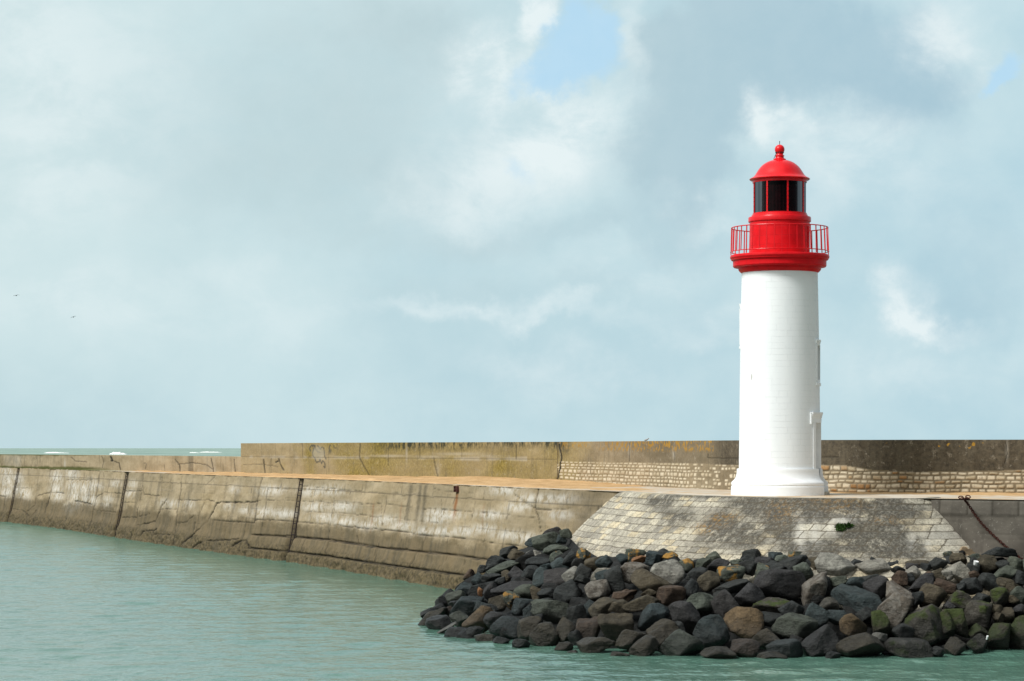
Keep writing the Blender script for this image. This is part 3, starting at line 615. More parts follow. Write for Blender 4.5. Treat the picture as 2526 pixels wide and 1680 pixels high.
build_parapet('rubble_parapet',1374.5,3400,.032,6.32,.03,sw)
# pale coping lip on top of the low end
# ---------------- deck and sand ----------------
def build_deck():
    qt=QP-QN*.75*1.0+QN*.02
    left=[(x,y) for x,y in qt[::40] if y>92.5]
    bast=[tuple(p) for p in (BP-BN*.05)[::25]][2:-2]; bast=[p for p in bast if p[1]<91.5 and p[0]<13.3]
    right=[tuple(p) for p in (RP-RN*.02)[6::20]]
    par=[tuple(p) for p in PPs[::40]]
    front=left+bast+right
    back=[(x,y+.3) for x,y in par if x<24][::-1]
    bm=bmesh.new(); vs=[bm.verts.new((x,y,PZ)) for x,y in front+back]; f=bm.faces.new(vs); bmesh.ops.triangulate(bm,faces=[f],ngon_method='BEAUTY')
    for f in bm.faces:
        if f.normal.z<0: f.normal_flip()
    me=bpy.data.meshes.new('path'); bm.to_mesh(me); bm.free(); me.materials.append(M['deck']); o=bpy.data.objects.new('path',me); COL.objects.link(o); tag(o,kind='structure')
    # sand: stations across the deck, from the quay edge to the sea wall
    qpx=CX+qt[:,0]/qt[:,1]*F; ed=np.r_[qt[qt[:,1]>92.5],(BP[(BP[:,1]<91.6)&(BP[:,0]<13.2)]),RP[12:]]; epx=CX+ed[:,0]/ed[:,1]*F
    order=np.argsort(epx); ed=ed[order]; epx=epx[order]; po=np.argsort(PPX)
    st=np.arange(60,2700,4.); ex=np.stack([np.interp(st,epx,ed[:,k]) for k in (0,1)],1); pw=np.stack([np.interp(st,PPX[po],PPs[po,k]) for k in (0,1)],1)
    t=np.linspace(-.0,1.06,42); T,ST=np.meshgrid(t,st)
    XYg=ex[:,None,:]*(1-T[...,None])+pw[:,None,:]*T[...,None]; n_=fbm(XYg[...,0]*.5,XYg[...,1]*.22,None,4,7); n2=fbm(XYg[...,0]*2,XYg[...,1]*.8,None,3,8)
    amt=np.interp(st,[60,230,300,470,560,700,1100,1250,1350,1450,1600,1700,1800,2100,2350,2450,2700],[-.2,-.12,-.03,.00,.05,.07,.06,.06,.05,.02,.0,-.02,-.04,-.07,-.06,-.03,-.03])[:,None]
    wallp=np.interp(st,[60,300,900,1200,1500,1650,1800,2100,2700],[0,.04,.06,.10,.07,.02,.03,.09,.10])[:,None]
    H=amt+.07*n_+.03*n2+wallp*sstep(.45,1.0,T)**1.3 - .16*sstep(.14,0,T)*(ST>1120) - .05*sstep(.05,0,T)
    k_=sstep(0,.09,T); H=H*k_-.02*(1-k_); V=np.dstack([XYg,PZ+np.clip(H,-.05,.6)])
    o=mesh_obj('sand',V,grid_faces(*T.shape),M['sand']); tag(o,kind='structure')
build_deck()

# ---------------- lighthouse ----------------
LX,LY=9.17,85.0
LH=empty('lighthouse',(LX,LY,PZ),label='round white lighthouse with red lantern, dome and gallery on the stone bastion',cat='lighthouse')
LH.rotation_euler=(0,0,-math.atan2(LX,LY))
def lathe(name,prof,mat,parent=LH,seg=128,a0=0,a1=360,smooth=True,closed=False):
    full=abs(a1-a0)>=360; ang=np.radians(np.linspace(a0,a1,seg,endpoint=not full)); prof=np.array(prof,float)
    R,A=np.meshgrid(prof[:,0],ang,indexing='ij'); Zz=np.repeat(prof[:,1][:,None],len(ang),1)
    V=np.dstack([R*np.sin(A),-R*np.cos(A),Zz-PZ]); f=grid_faces(len(prof),len(ang),wrap=full)
    rr=max(prof[:,0]); d=np.r_[0,np.cumsum(np.linalg.norm(np.diff(prof,axis=0),axis=1))]
    UV=np.dstack([A*rr,np.repeat(d[:,None],len(ang),1)])
    o=mesh_obj(name,V,f,mat,parent,attrs=None,uv=UV,smooth=smooth)
    if not full:
        me=o.data; bm=bmesh.new(); bm.from_mesh(me); bm.verts.ensure_lookup_table(); nc=len(ang)
        for j in (0,nc-1):
            try: bm.faces.new([bm.verts[i*nc+j] for i in range(len(prof))])
            except Exception: pass
        bm.to_mesh(me); bm.free()
    m=o.modifiers.new('e','EDGE_SPLIT'); m.split_angle=math.radians(28)
    return o
def lathe_prism(name,pts,mat,a0,a1,parent=LH,seg=10):
    """closed cross-section swept along the wall's curve"""
    p=list(pts)+[pts[0]]; return lathe(name,p,mat,parent,seg,a0,a1)
def Z(py): return HC-(py-HZ)/72.0
zb=PZ-.02
DA=82.
tw=[(1.30,Z(672)),(1.296,Z(674)),(1.315,Z(740)),(1.342,Z(850)),(1.362,Z(950)),(1.378,Z(1050)),(1.392,Z(1158)),(1.392,zb)]
def RT(z): return float(np.interp(z,[q[1] for q in tw[::-1]],[q[0] for q in tw[::-1]]))
WZ=(Z(853),Z(938)); WZ2=(Z(763),Z(846)); OPN=[(59,97,zb,Z(1043)),(69,91,WZ[1],WZ[0]),(250,272,WZ2[1],WZ2[0])]
tz=sorted(set([q[1] for q in tw[1:]]+[o_[2] for o_ in OPN]+[o_[3] for o_ in OPN]),reverse=True)
tp=[(1.28,Z(672))]+[(RT(z),z) for z in tz]
o=lathe('tower_shaft',tp,M['white'],seg=360)
bm=bmesh.new(); bm.from_mesh(o.data); dl=[]
for f in bm.faces:
    c=f.calc_center_median(); an=math.degrees(math.atan2(c.x,-c.y))%360; z=c.z+PZ
    if any(a0<an<a1 and z0<z<z1 for a0,a1,z0,z1 in OPN): dl.append(f)
bmesh.ops.delete(bm,geom=dl,context='FACES'); bm.to_mesh(o.data); bm.free()
pl=[(1.38,Z(1156)),(1.455,Z(1156)),(1.465,Z(1159)),(1.462,Z(1163)),(1.475,Z(1170)),(1.505,Z(1178)),(1.565,Z(1184.5)),(1.63,Z(1188)),(1.652,Z(1191)),(1.652,Z(1195)),(1.630,Z(1197.5)),(1.66,Z(1200)),(1.665,zb),(1.38,zb)]
lathe('plinth',pl,M['plain'],a0=94,a1=425,seg=150)
cor=[(1.0,Z(629)),(1.66,Z(630)),(1.69,Z(632)),(1.695,Z(636)),(1.68,Z(638.5)),(1.66,Z(640)),(1.655,Z(642)),(1.60,Z(644)),(1.594,Z(645)),(1.594,Z(657)),(1.57,Z(659.5)),(1.425,Z(661)),(1.412,Z(663)),(1.408,Z(666)),(1.385,Z(668.5)),(1.345,Z(671.5)),(1.305,Z(673.5)),(1.25,Z(673.5))]
lathe('gallery_cornice',cor,M['redm'])
lathe('watch_room',[(1.03,Z(630)),(1.027,Z(547.5))],M['redm'],seg=128)
lathe('lantern_sill',[(1.02,Z(548.2)),(1.068,Z(547.8)),(1.072,Z(546)),(1.07,Z(538)),(1.06,Z(536.5)),(.965,Z(535)),(.955,Z(531)),(.925,Z(530)),(.925,Z(526.8)),(.85,Z(526.5))],M['red'])
lathe('gallery_door_frame',[(1.029,Z(560)),(1.06,Z(560)),(1.06,Z(626)),(1.029,Z(626)),(1.029,Z(560))],M['red'],a0=69,a1=75,seg=6)
lathe('lantern_floor',[(0.0,Z(529)),(.9,Z(529))],M['iron'],seg=48)
lathe('lantern_ring',[(.86,Z(451.5)),(.925,Z(451.5)),(.93,Z(450)),(.93,Z(446.5)),(.955,Z(446)),(.96,Z(444.5)),(.9,Z(444))],M['red'])
dome=[(.90,Z(446.2)),(.97,Z(445.8)),(1.02,Z(444.2)),(1.037,Z(442.8)),(1.03,Z(441.3)),(.985,Z(439.6)),(.935,Z(437.9)),(.885,Z(435.4)),(.845,Z(432)),(.80,Z(427)),(.745,Z(420.5)),(.68,Z(414)),(.60,Z(408)),(.50,Z(402.6)),(.39,Z(398.6)),(.28,Z(396)),(.2,Z(394.8))]
dd=resample(dome,.03,2)[0]
lathe('dome_roof',dd,M['red'],seg=160)
fin=[(.215,Z(395.4)),(.218,Z(393)),(.20,Z(391.8)),(.155,Z(390.5)),(.142,Z(388)),(.138,Z(386.4)),(.165,Z(385)),(.162,Z(383.8)),(.128,Z(382.6)),(.115,Z(380.5)),(.13,Z(379.2)),(.125,Z(378))]
fo=lathe('finial_neck',fin,M['red'],seg=48)
ball=[(.168*math.cos(a)+.0001,Z(368.8)+.168*math.sin(a)) for a in np.linspace(-1.0,math.pi/2,22)]
fb=lathe('finial_ball',ball,M['red'],seg=48)
bl=[]
for k in range(16):
    a=k*math.pi/8; c=Vector((.135*math.sin(a),-.135*math.cos(a),Z(368.8)-.105-PZ)); r_=c.copy(); r_.z=0; r_.normalize(); bl.append((c,Vector((-r_.y,r_.x,0)),r_,Vector((0,0,1)),.013,.012,.016))
boxes('vent_holes',bl,M['iron'],fb)
lathe('lightning_rod',[(.009,Z(358)),(.011,Z(350.5)),(.02,Z(350)),(.001,Z(347.5))],M['iron'],seg=8)
pa=Vector((-.14,-.02,Z(380)-PZ)); boxes('bracing_wire',[beam(Vector((-.11,-.09,Z(377)-PZ)),Vector((-.20,-.10,Z(392.5)-PZ)),.008)],M['iron'],LH)
# lantern: mullions, panes, blind
for k in range(8):
    a=17.5+45*k; mo=lathe('mullion',[(.885,Z(451)),(.922,Z(451)),(.922,Z(527)),(.885,Z(527)),(.885,Z(451))],M['red'],a0=a-1.6,a1=a+1.6,seg=3)
    rb=[]
    for j in range(7):
        c=Vector((.925*math.sin(math.radians(a)),-.925*math.cos(math.radians(a)),Z(455+j*11)-PZ)); r_=Vector((c.x,c.y,0)).normalized(); rb.append((c,Vector((-r_.y,r_.x,0)),r_,Vector((0,0,1)),.008,.006,.008))
    boxes('rivets',rb,M['iron'],mo)
    lathe('lantern_pane',[(.897,Z(451)),(.897,Z(527))],M['glass'],a0=a+1.8,a1=a+43.2,seg=16)
cu=[];ang=np.linspace(0,2*math.pi,240,endpoint=False); rr=.858+.016*np.sin(ang*46)+.012*np.sin(ang*17+1)
V=[];
for z_ in (Z(462),Z(527.5)): V.append(np.stack([rr*np.sin(ang),-rr*np.cos(ang),0*ang+z_-PZ],-1))
mesh_obj('lantern_blind',np.array(V),grid_faces(2,240,wrap=True),M['curtain'],LH)
lathe('lamp_optic',[(.01,Z(528)),(.30,Z(527)),(.30,Z(510)),(.42,Z(505)),(.45,Z(485)),(.36,Z(465)),(.1,Z(455)),(.01,Z(453))],M['lens'],seg=40)
# gallery railing
def torus(name,R,z,r,mat,parent,seg=120,ns=8):
    return lathe(name,[(R+r*math.cos(a),z+r*math.sin(a)) for a in np.linspace(0,2*math.pi,ns+1)],mat,parent,seg)
rl=empty('gallery_railing',(0,0,0)); rl.parent=LH
torus('top_rail',1.643,Z(562.4),.018,M['red'],rl); torus('bottom_rail',1.675,Z(621.5),.015,M['red'],rl)
for k in range(40):
    a=math.radians(9*k+2.7); d=Vector((math.sin(a),-math.cos(a),0)); post=k%5==0
    zt_=Z(562.4)-PZ; zb_=Z(621.5)-PZ if not post else Z(629.5)-PZ
    boxes('railing_post' if post else 'baluster',[beam(d*1.643+Vector((0,0,zt_)),d*(1.675 if not post else 1.665)+Vector((0,0,zb_)),.014 if post else .0125)],M['red'],rl)
# door and windows, let into the shaft
def arc(name,r0,r1,a0,a1,z0,z1,mat,parent=LH,seg=10): return lathe_prism(name,[(r0,z1),(r1,z1),(r1,z0),(r0,z0)],mat,a0,a1,parent,seg)
de=empty('door',(0,0,0)); de.parent=LH
def niche(parent,nm,a0,a1,z0,z1,mat,dep):
    arc(nm,1.0,1.40-dep,a0,a1,z0,z1,mat,parent)
    arc('reveal',1.0,RT((z0+z1)/2)+.001,a0-2.5,a0+.02,z0,z1,M['plain'],parent,4); arc('reveal',1.0,RT((z0+z1)/2)+.001,a1-.02,a1+2.5,z0,z1,M['plain'],parent,4)
niche(de,'door_panel',59,97,zb,Z(1043),M['shade'],.26)
arc('soffit',1.0,1.38,59,97,Z(1043),Z(1040),M['plain'],de)
arc('jamb',1.36,1.425,53.5,59,Z(1157),Z(1043),M['plain'],de,6); arc('jamb',1.36,1.425,97,102.5,Z(1157),Z(1043),M['plain'],de,6)
lathe_prism('door_cornice',[(1.34,Z(1017.5)),(1.475,Z(1017.5)),(1.475,Z(1021)),(1.46,Z(1023)),(1.455,Z(1026)),(1.44,Z(1028)),(1.438,Z(1031)),(1.425,Z(1032.5)),(1.42,Z(1043.3)),(1.34,Z(1043.3))],M['plain'],50,106,de,18)
arc('cornice_ear',1.34,1.44,47.6,50.1,Z(1046.5),Z(1018.5),M['plain'],de,4); arc('cornice_ear',1.34,1.44,105.9,108.4,Z(1046.5),Z(1018.5),M['plain'],de,4)
arc('doorstep',1.2,1.70,66,92,zb-.1,zb+.14,M['step'],de)
def window(ang,wz,hw=11,dl=.03):
    w=empty('window',(0,0,0)); w.parent=LH; zt_,zb_=wz; r=RT((zt_+zb_)/2)
    niche(w,'window_pane',ang-hw,ang+hw,zb_,zt_,M['pane'],.20)
    arc('frame_side',r-.06,r+dl,ang-hw-5,ang-hw,zb_-.07,zt_+.02,M['plain'],w,5); arc('frame_side',r-.06,r+dl,ang+hw,ang+hw+5,zb_-.07,zt_+.02,M['plain'],w,5)
    z=zt_+.19
    lathe_prism('window_lintel',[(r-.06,z),(r+.055,z),(r+.055,z-.05),(r+.042,z-.07),(r+.04,z-.11),(r+.028,z-.13),(r+.026,z-.19),(r-.06,z-.19)],M['plain'],ang-hw-5.3,ang+hw+5.3,w)
    z=zb_
    lathe_prism('window_sill',[(r-.06,z),(r+.02,z),(r+.03,z-.10),(r+.055,z-.11),(r+.055,z-.20),(r-.06,z-.20)],M['plain'],ang-hw-5.6,ang+hw+5.6,w)
window(80,WZ); window(261,WZ2,11,.045)

# ---------------- rocks ----------------
COLT=[(1020,440,83.6,428,84.5),(1034,443,83.3,425,84.6),(1090,462,79.9,365,89),(1146,475,77.7,320,92),(1200,484,76.3,272,94),(1290,494,74.7,238,93),(1382,502,73.5,203,91),(1425,506,72.9,238,84.5),(1480,510,72.4,262,81.5),(1600,516,71.5,268,79.2),(1800,521,70.8,270,78.0),(2000,523,70.6,268,77.6),(2300,517,71.4,262,77.4),(2420,508,72.6,250,76.9),(2526,505,73.1,256,75.9),(2900,505,73.1,256,73.9),(3300,505,70,256,72)]
CT=np.array(COLT)
def slope_pt(px,py):
    dA,YA,dB,YB=[np.interp(px,CT[:,0],CT[:,k]) for k in (1,2,3,4)]
    zA=HC-dA*YA/F; zB=HC-dB*YB/F; dy=py-HZ
    t=(F*(HC-zA)-dy*YA)/(dy*(YB-YA)+F*(zB-zA)); t=max(-.15,min(1.12,t))
    Y=YA+t*(YB-YA); z=zA+t*(zB-zA); return (px-CX)/F*Y,Y,z,t
def ico(sub):
    bm=bmesh.new(); bmesh.ops.create_icosphere(bm,subdivisions=sub,radius=1); V=np.array([v.co[:] for v in bm.verts]); Fc=np.array([[v.index for v in f.verts] for f in bm.faces]); bm.free(); return V,Fc
ICO={4:ico(4),5:ico(5)}
def rock_mesh(w,h,d,ang,seed,res=4,sharp=22):
    r=np.random.RandomState(seed); V,Fc=ICO[res]
    # a skewed block: six big quarry faces, then the corners struck off
    q,_=np.linalg.qr(r.randn(3,3)); B_=np.vstack([q,-q])+r.randn(6,3)*.20; cuts=r.randn(3+r.randint(4),3)
    n=np.vstack([B_,cuts]); n/=np.linalg.norm(n,axis=1)[:,None]; dist=np.r_[r.uniform(.44,.60,6),r.uniform(.58,.74,len(cuts))]
    k=(V@n.T)/dist[None]; k=np.maximum(k,.0); s=(k**sharp).sum(1)+.95**sharp; R=s**(-1/sharp)
    P=V*R[:,None]; o=seed*3.7%90
    a=fbm(P[:,0]*1.6+o,P[:,1]*1.6,P[:,2]*1.6,3,seed%97)*.055+fbm(P[:,0]*5+o,P[:,1]*5,P[:,2]*5,3,seed%89)*.03
    rid=1-np.abs(fbm(P[:,0]*2.2+o,P[:,1]*2.2,P[:,2]*4.5,3,seed%83)); a+=-.05*sstep(.88,1.,rid)
    P=P*(1+a)[:,None]
    for j_ in range(16):   # struck flat faces and chipped corners
        q=r.randn(3); q/=np.linalg.norm(q); dd=P@q; h_=dd.max()*(r.uniform(.78,.9) if j_<5 else r.uniform(.84,.96)); P=P-np.maximum(dd-h_,0)[:,None]*.96*q
    P=P*(1+.03*fbm(P[:,0]*9+o,P[:,1]*9,P[:,2]*9,3,5))[:,None]
    mn,mx=P.min(0),P.max(0); P=(P-(mn+mx)/2)/((mx-mn)/2)
    P=P*np.array([w/2,d/2,h/2]); c,s_=math.cos(ang),math.sin(ang)
    P=np.stack([P[:,0]*c-P[:,2]*s_,P[:,1],P[:,0]*s_+P[:,2]*c],1)
    return P,Fc
K=.2423
A_=[(235,1045,165,95,25,'d'),(265,1100,370,140,36,'n'),(345,1165,260,190,15,'k'),(405,1208,255,36,30,'p'),(540,1260,270,150,-5,'d'),(430,1030,110,95,20,'r'),(630,990,370,240,18,'b'),(560,1110,230,150,-25,'g'),(515,900,210,170,0,'g'),(365,945,130,150,25,'k'),(580,805,230,140,10,'b'),(760,690,165,115,0,'b'),(660,680,140,150,35,'r'),(785,590,140,90,20,'d'),(855,600,90,75,0,'d'),(800,790,330,120,18,'d'),(767,835,66,112,0,'O'),(868,825,150,175,5,'k'),(935,520,220,125,-10,'d'),(1035,575,420,115,14,'g'),(1050,420,200,120,25,'d'),(1130,445,180,120,0,'n'),(1300,445,180,92,3,'p'),(1300,325,170,110,22,'b'),(1440,315,300,180,8,'g'),(1535,400,280,120,12,'g'),(1480,228,225,95,20,'k'),(1635,232,145,110,-15,'g'),(1590,290,110,100,0,'b'),(1545,470,160,115,20,'o'),(1570,550,185,150,0,'b'),(1690,485,150,190,-15,'d'),(1818,468,155,190,15,'o'),(1920,545,200,150,0,'n'),(2025,525,170,160,-20,'b'),(1355,530,260,115,0,'d'),(1300,645,230,170,0,'d'),(1425,590,150,95,20,'b'),(1400,700,220,240,30,'b'),(1560,690,300,245,25,'k'),(1685,660,180,160,10,'p'),(1815,620,150,160,0,'d'),(1800,700,150,90,-10,'d'),(1990,635,220,115,15,'p'),(2045,690,210,170,10,'b'),(1150,655,190,190,20,'k'),(1030,685,100,155,15,'n'),(960,720,110,95,0,'d'),(1095,795,430,145,5,'k'),(1090,915,170,200,10,'o'),(1235,825,250,160,-15,'g'),(1195,965,270,190,32,'b'),(1440,845,190,110,0,'d'),(1655,850,270,300,-10,'d'),(1962,815,268,220,0,'P'),(945,942,210,170,5,'n'),(772,975,165,120,10,'b'),(752,1125,330,235,33,'t'),(935,1110,260,180,12,'k'),(1040,1190,340,220,0,'b'),(1475,1010,400,235,-20,'g'),(1260,1035,150,130,20,'b'),(1275,1205,290,270,38,'n'),(1415,1285,300,280,15,'n'),(980,1335,170,110,0,'d'),(1880,1000,150,180,0,'b'),(1750,1075,190,210,15,'d'),(1640,1235,205,280,-12,'n'),(1852,1215,275,225,-3,'r'),(2045,1005,330,235,22,'n'),(1945,1380,370,180,5,'n'),(1610,1400,185,130,15,'n'),(2140,1175,360,270,-5,'n'),(2215,870,220,140,0,'r'),
 (2130,720,180,300,10,'d'),(1730,1290,150,150,0,'d'),(860,1010,160,120,0,'d'),(1330,1130,150,150,0,'d'),(700,1240,200,130,0,'d'),(820,1300,230,100,0,'n'),(1180,1360,180,110,0,'d'),(1450,950,160,120,0,'d'),(1340,840,120,160,20,'n'),(1940,1140,130,130,0,'r'),(880,680,220,80,10,'d'),(1700,1450,110,60,0,'n')]
B_=[(155,500,165,125,-20,'b'),(275,445,225,140,10,'o'),(315,505,170,90,20,'O'),(465,487,175,155,-10,'b'),(622,457,185,95,8,'o'),(245,630,330,220,-5,'P'),(595,640,350,285,0,'p'),(425,755,390,230,-25,'n'),(795,555,190,150,-20,'o'),(965,533,175,105,20,'g'),(1120,560,235,150,0,'k'),(910,650,245,150,5,'d'),(1025,735,240,215,30,'n'),(842,795,155,210,0,'d'),(1252,655,300,195,5,'o'),(1435,580,215,190,35,'d'),(1320,525,160,70,5,'g'),(1560,640,170,235,10,'o'),(1830,545,420,135,13,'d'),(1905,452,150,90,-10,'o'),(1258,778,400,125,12,'d'),(1752,745,505,290,-5,'k'),(1435,875,290,250,20,'k'),(1165,975,270,270,35,'k'),(945,958,315,245,-10,'g'),(640,860,290,190,5,'r'),(340,940,390,150,8,'n'),(165,875,260,110,5,'r'),(110,985,260,170,-15,'n'),(460,1075,345,250,15,'b'),(785,1085,380,290,-35,'k'),(1050,1240,350,345,0,'b'),(570,1245,340,260,10,'n'),(750,1365,430,300,-8,'g'),(365,1400,300,220,20,'n'),(230,1310,330,220,20,'n'),(1120,1460,350,150,0,'n'),(1388,1158,400,360,25,'t'),(1660,975,380,175,-5,'M'),(1388,1410,290,205,0,'r'),(1605,1310,260,200,25,'n'),(1900,1180,420,250,-10,'g'),(1795,1405,360,190,0,'b'),(1665,1490,300,110,0,'n'),(1980,635,230,225,-25,'g'),(1720,590,200,110,0,'d'),(1860,1020,260,200,0,'d'),(700,1220,160,180,0,'d'),(100,1480,220,90,0,'n'),(60,700,150,280,0,'d'),(1650,1110,260,160,0,'d'),(420,840,170,90,0,'n'),(1130,870,110,90,0,'d'),(1770,490,150,90,0,'g')]
C_=[(195,530,200,140,20,'n'),(385,575,430,290,-3,'p'),(190,800,400,250,62,'P'),(425,720,180,110,0,'g'),(605,735,220,120,-10,'b'),(790,575,420,200,-5,'p'),(935,465,170,110,-20,'o'),(1180,532,345,110,-3,'n'),(1290,452,190,62,0,'d'),(820,785,255,210,18,'k'),(1045,690,160,155,10,'r'),(1178,625,160,135,-20,'p'),(1030,600,150,80,0,'d'),(1445,540,180,150,25,'d'),(1545,445,125,72,0,'o'),(1640,490,180,130,0,'n'),(1820,475,170,85,-8,'o'),(1798,510,85,80,0,'d'),(1650,612,250,185,-28,'p'),(1795,570,150,150,-35,'d'),(1938,538,205,200,35,'n'),(2058,420,360,105,-3,'d'),(2110,550,180,100,0,'d'),(2240,545,190,130,-25,'g'),(2110,650,260,170,12,'g'),(2285,680,150,160,25,'d'),(1430,650,150,125,0,'n'),(1530,645,135,115,-15,'p'),(1345,685,120,130,0,'r'),(1272,745,265,185,15,'k'),(1515,768,270,145,-3,'r'),(1665,780,90,110,0,'d'),(1800,655,110,90,0,'r'),(1785,770,225,170,0,'d'),(1985,735,260,170,-20,'d'),(2100,745,160,150,-30,'n'),(1065,885,370,230,-25,'P'),(965,1050,300,430,-15,'P'),(600,920,470,270,-18,'b'),(1372,885,270,250,-15,'n'),(1645,920,290,210,-5,'M'),(205,1080,260,260,-10,'b'),(325,970,190,170,0,'M'),(400,1090,190,150,0,'b'),(572,1190,265,290,8,'t'),(1340,1180,520,430,-10,'M'),(1512,1160,200,290,10,'m'),(1650,1140,200,350,35,'m'),(1848,1085,295,320,0,'M'),(1885,905,190,120,-20,'d'),(2070,880,225,205,-25,'M'),(2260,865,190,180,-20,'g'),(2035,1010,130,110,0,'n'),(2140,1060,140,140,0,'n'),(2262,1010,160,120,0,'k'),(2060,1095,130,120,0,'n'),(2050,1295,225,310,-10,'m'),(2280,1255,260,350,0,'m'),(225,1350,385,300,20,'k'),(640,1395,510,270,8,'n'),(822,1300,190,120,-5,'p'),(1140,1395,490,225,-15,'M'),(1610,1395,215,210,5,'n'),(1830,1370,215,230,0,'M'),(370,1480,150,90,0,'d'),(1430,1440,150,120,0,'d'),(850,1150,180,260,0,'m'),(700,1060,190,160,0,'d'),(1850,1230,200,160,0,'m'),(2210,900,110,90,0,'n'),(1560,970,110,90,0,'k'),(430,820,130,90,0,'d'),(1080,1240,220,180,0,'d'),(2200,780,160,140,0,'n'),(2390,560,200,200,10,'g'),(2400,800,200,220,0,'k'),(2420,1050,230,200,0,'n'),(2480,1300,240,260,0,'m'),(1320,570,130,80,0,'d'),(1230,900,130,150,0,'d')]
ROCKS=[(1000+x*K,1260+y*K,w*K,h*K,a,c,0) for x,y,w,h,a,c in A_]+[(1500+x*K,1260+y*K,w*K,h*K,a,c,0) for x,y,w,h,a,c in B_]+[(1966+x*K,1260+y*K,w*K,h*K,a,c,0) for x,y,w,h,a,c in C_]
rr=random.Random(3)
# half-buried stones between and behind the others, and a few beyond the frame's right edge
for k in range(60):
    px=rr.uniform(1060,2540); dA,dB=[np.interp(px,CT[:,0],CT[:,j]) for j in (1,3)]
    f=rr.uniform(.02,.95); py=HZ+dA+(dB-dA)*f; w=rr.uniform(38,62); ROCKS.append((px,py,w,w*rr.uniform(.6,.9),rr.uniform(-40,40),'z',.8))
for px,f,w,c in ((1905,.88,60,'g'),(1960,.80,55,'d'),(2010,.9,62,'b'),(2075,.84,58,'d'),(2120,.95,50,'g'),(2165,.86,60,'k'),(2215,.93,55,'d'),(2262,.86,58,'b'),(2300,.95,48,'n'),(2345,.9,52,'d'),(1660,.95,50,'g'),(1730,.93,46,'d'),(1845,.95,48,'d'),(2030,.70,60,'k'),(2140,.72,58,'d'),(2230,.74,50,'g'),(1560,.9,50,'d')):
    dA,dB=[np.interp(px,CT[:,0],CT[:,j]) for j in (1,3)]; ROCKS.append((px,HZ+dA+(dB-dA)*f,w,w*.72,rr.uniform(-30,30),'d',.45))
for px,py,w,c in ((1852,1374,52,'d'),(1885,1388,48,'k'),(1915,1376,46,'b'),(2022,1392,54,'d'),(2052,1404,50,'n'),(2115,1398,56,'d'),(2160,1406,50,'g'),(2205,1396,54,'d'),(2250,1400,50,'k'),(1640,1372,44,'d'),(1762,1376,44,'g')): ROCKS.append((px,py,w,w*.75,rr.uniform(-30,30),c,.2))
for k in range(46):
    px=rr.uniform(2560,3200); f=rr.uniform(0,1); dA,dB=[np.interp(px,CT[:,0],CT[:,j]) for j in (1,3)]
    w=rr.uniform(50,95); ROCKS.append((px,HZ+dA+(dB-dA)*f,w,w*rr.uniform(.6,.9),rr.uniform(-30,30),rr.choice('dkbgnmM'),0))
CN={'z':'near-black','d':'charcoal','b':'slate-blue','g':'grey-green','n':'brown','t':'tan','p':'pale grey','P':'pale mottled','r':'reddish','k':'dark purplish','o':'lichen-spotted','O':'orange','m':'mossy green','M':'partly mossy'}
def hpos(px):
    for lim,t in ((1130,'at the left tip of the pile'),(1250,'just right of the left tip'),(1400,'in front of the quay wall'),(1540,"below the bastion's left flank"),(1680,'between left flank and tower'),(1800,"left of the lighthouse base"),(1925,"below the tower's left half"),(2060,"below the tower's right half"),(2180,'below the grass tuft'),(2300,'right of the grass tuft'),(2420,"below the bastion's right edge"),(9999,'below the hanging chain')):
        if px<lim: return t
items=[]
for k,(px,py,w,h,a,c,deep) in enumerate(ROCKS):
    x,y,z,t=slope_pt(px,py); m=y/F; kk=1.09 if t<.8 else 1.03; W,H=w*m*kk,h*m*kk; D=min(max((W+H)/2*1.05,.35),1.5)
    P,Fc=rock_mesh(W,H,D,math.radians(a),100+k*13,4,rr.choice((60,90,140)))
    back=D*.28+deep; yy=y+back; s=yy/y
    o=mesh_obj('boulder',P,Fc,RM[c],loc=(x*s,yy,HC-(HC-z)*s))
    asp=w/h; sh='flat slab' if asp>2.2 else 'long boulder' if asp>1.5 else 'upright boulder' if asp<.85 else 'blocky boulder'
    ar=w*h; sz='small' if ar<1400 else 'huge' if ar>6500 else 'large' if ar>3800 else 'medium'
    row='at the waterline' if t<.12 else 'low down' if t<.36 else 'halfway up' if t<.62 else 'high up' if t<.86 else 'on the crest'
    items.append((px,py,o,f"{sz} {CN[c]} {sh} {'wedged ' if deep else ''}{row}, {hpos(px)}"))
from collections import defaultdict
G=defaultdict(list)
for it in items: G[it[3]].append(it)
ON=['first','second','third','fourth','fifth','sixth','seventh','eighth']
for lab,L in G.items():
    L.sort(key=lambda q:q[0])
    for i,(px,py,o,_) in enumerate(L):
        l=lab
        if len(L)>1: l=lab+(', left one' if (len(L)==2 and i==0) else ', right one' if len(L)==2 else ', %s one'%ON[min(i,7)])
        tag(o,l,'boulder','boulders of the riprap pile')
# rubble bed under the stones
def bed():
    pxs=np.arange(1030,3300,12.); ts=np.linspace(-.12,1.08,40); V=[]
    for t in ts:
        for px in pxs:
            dA,YA,dB,YB=[np.interp(px,CT[:,0],CT[:,k]) for k in (1,2,3,4)]
            zA=HC-dA*YA/F; zB=HC-dB*YB/F; Y=YA+t*(YB-YA)+1.15; z=zA+t*(zB-zA)-.35
            V.append(((px-CX)/F*Y,Y,z))
    V=np.array(V); V[:,2]+=.16*fbm(V[:,0]*1.6,V[:,1]*1.6,None,3,5)
    V[:,0]+=.5*(1-sstep(0,6,V[:,0]+3))
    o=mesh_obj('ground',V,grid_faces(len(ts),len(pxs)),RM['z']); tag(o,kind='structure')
bed()

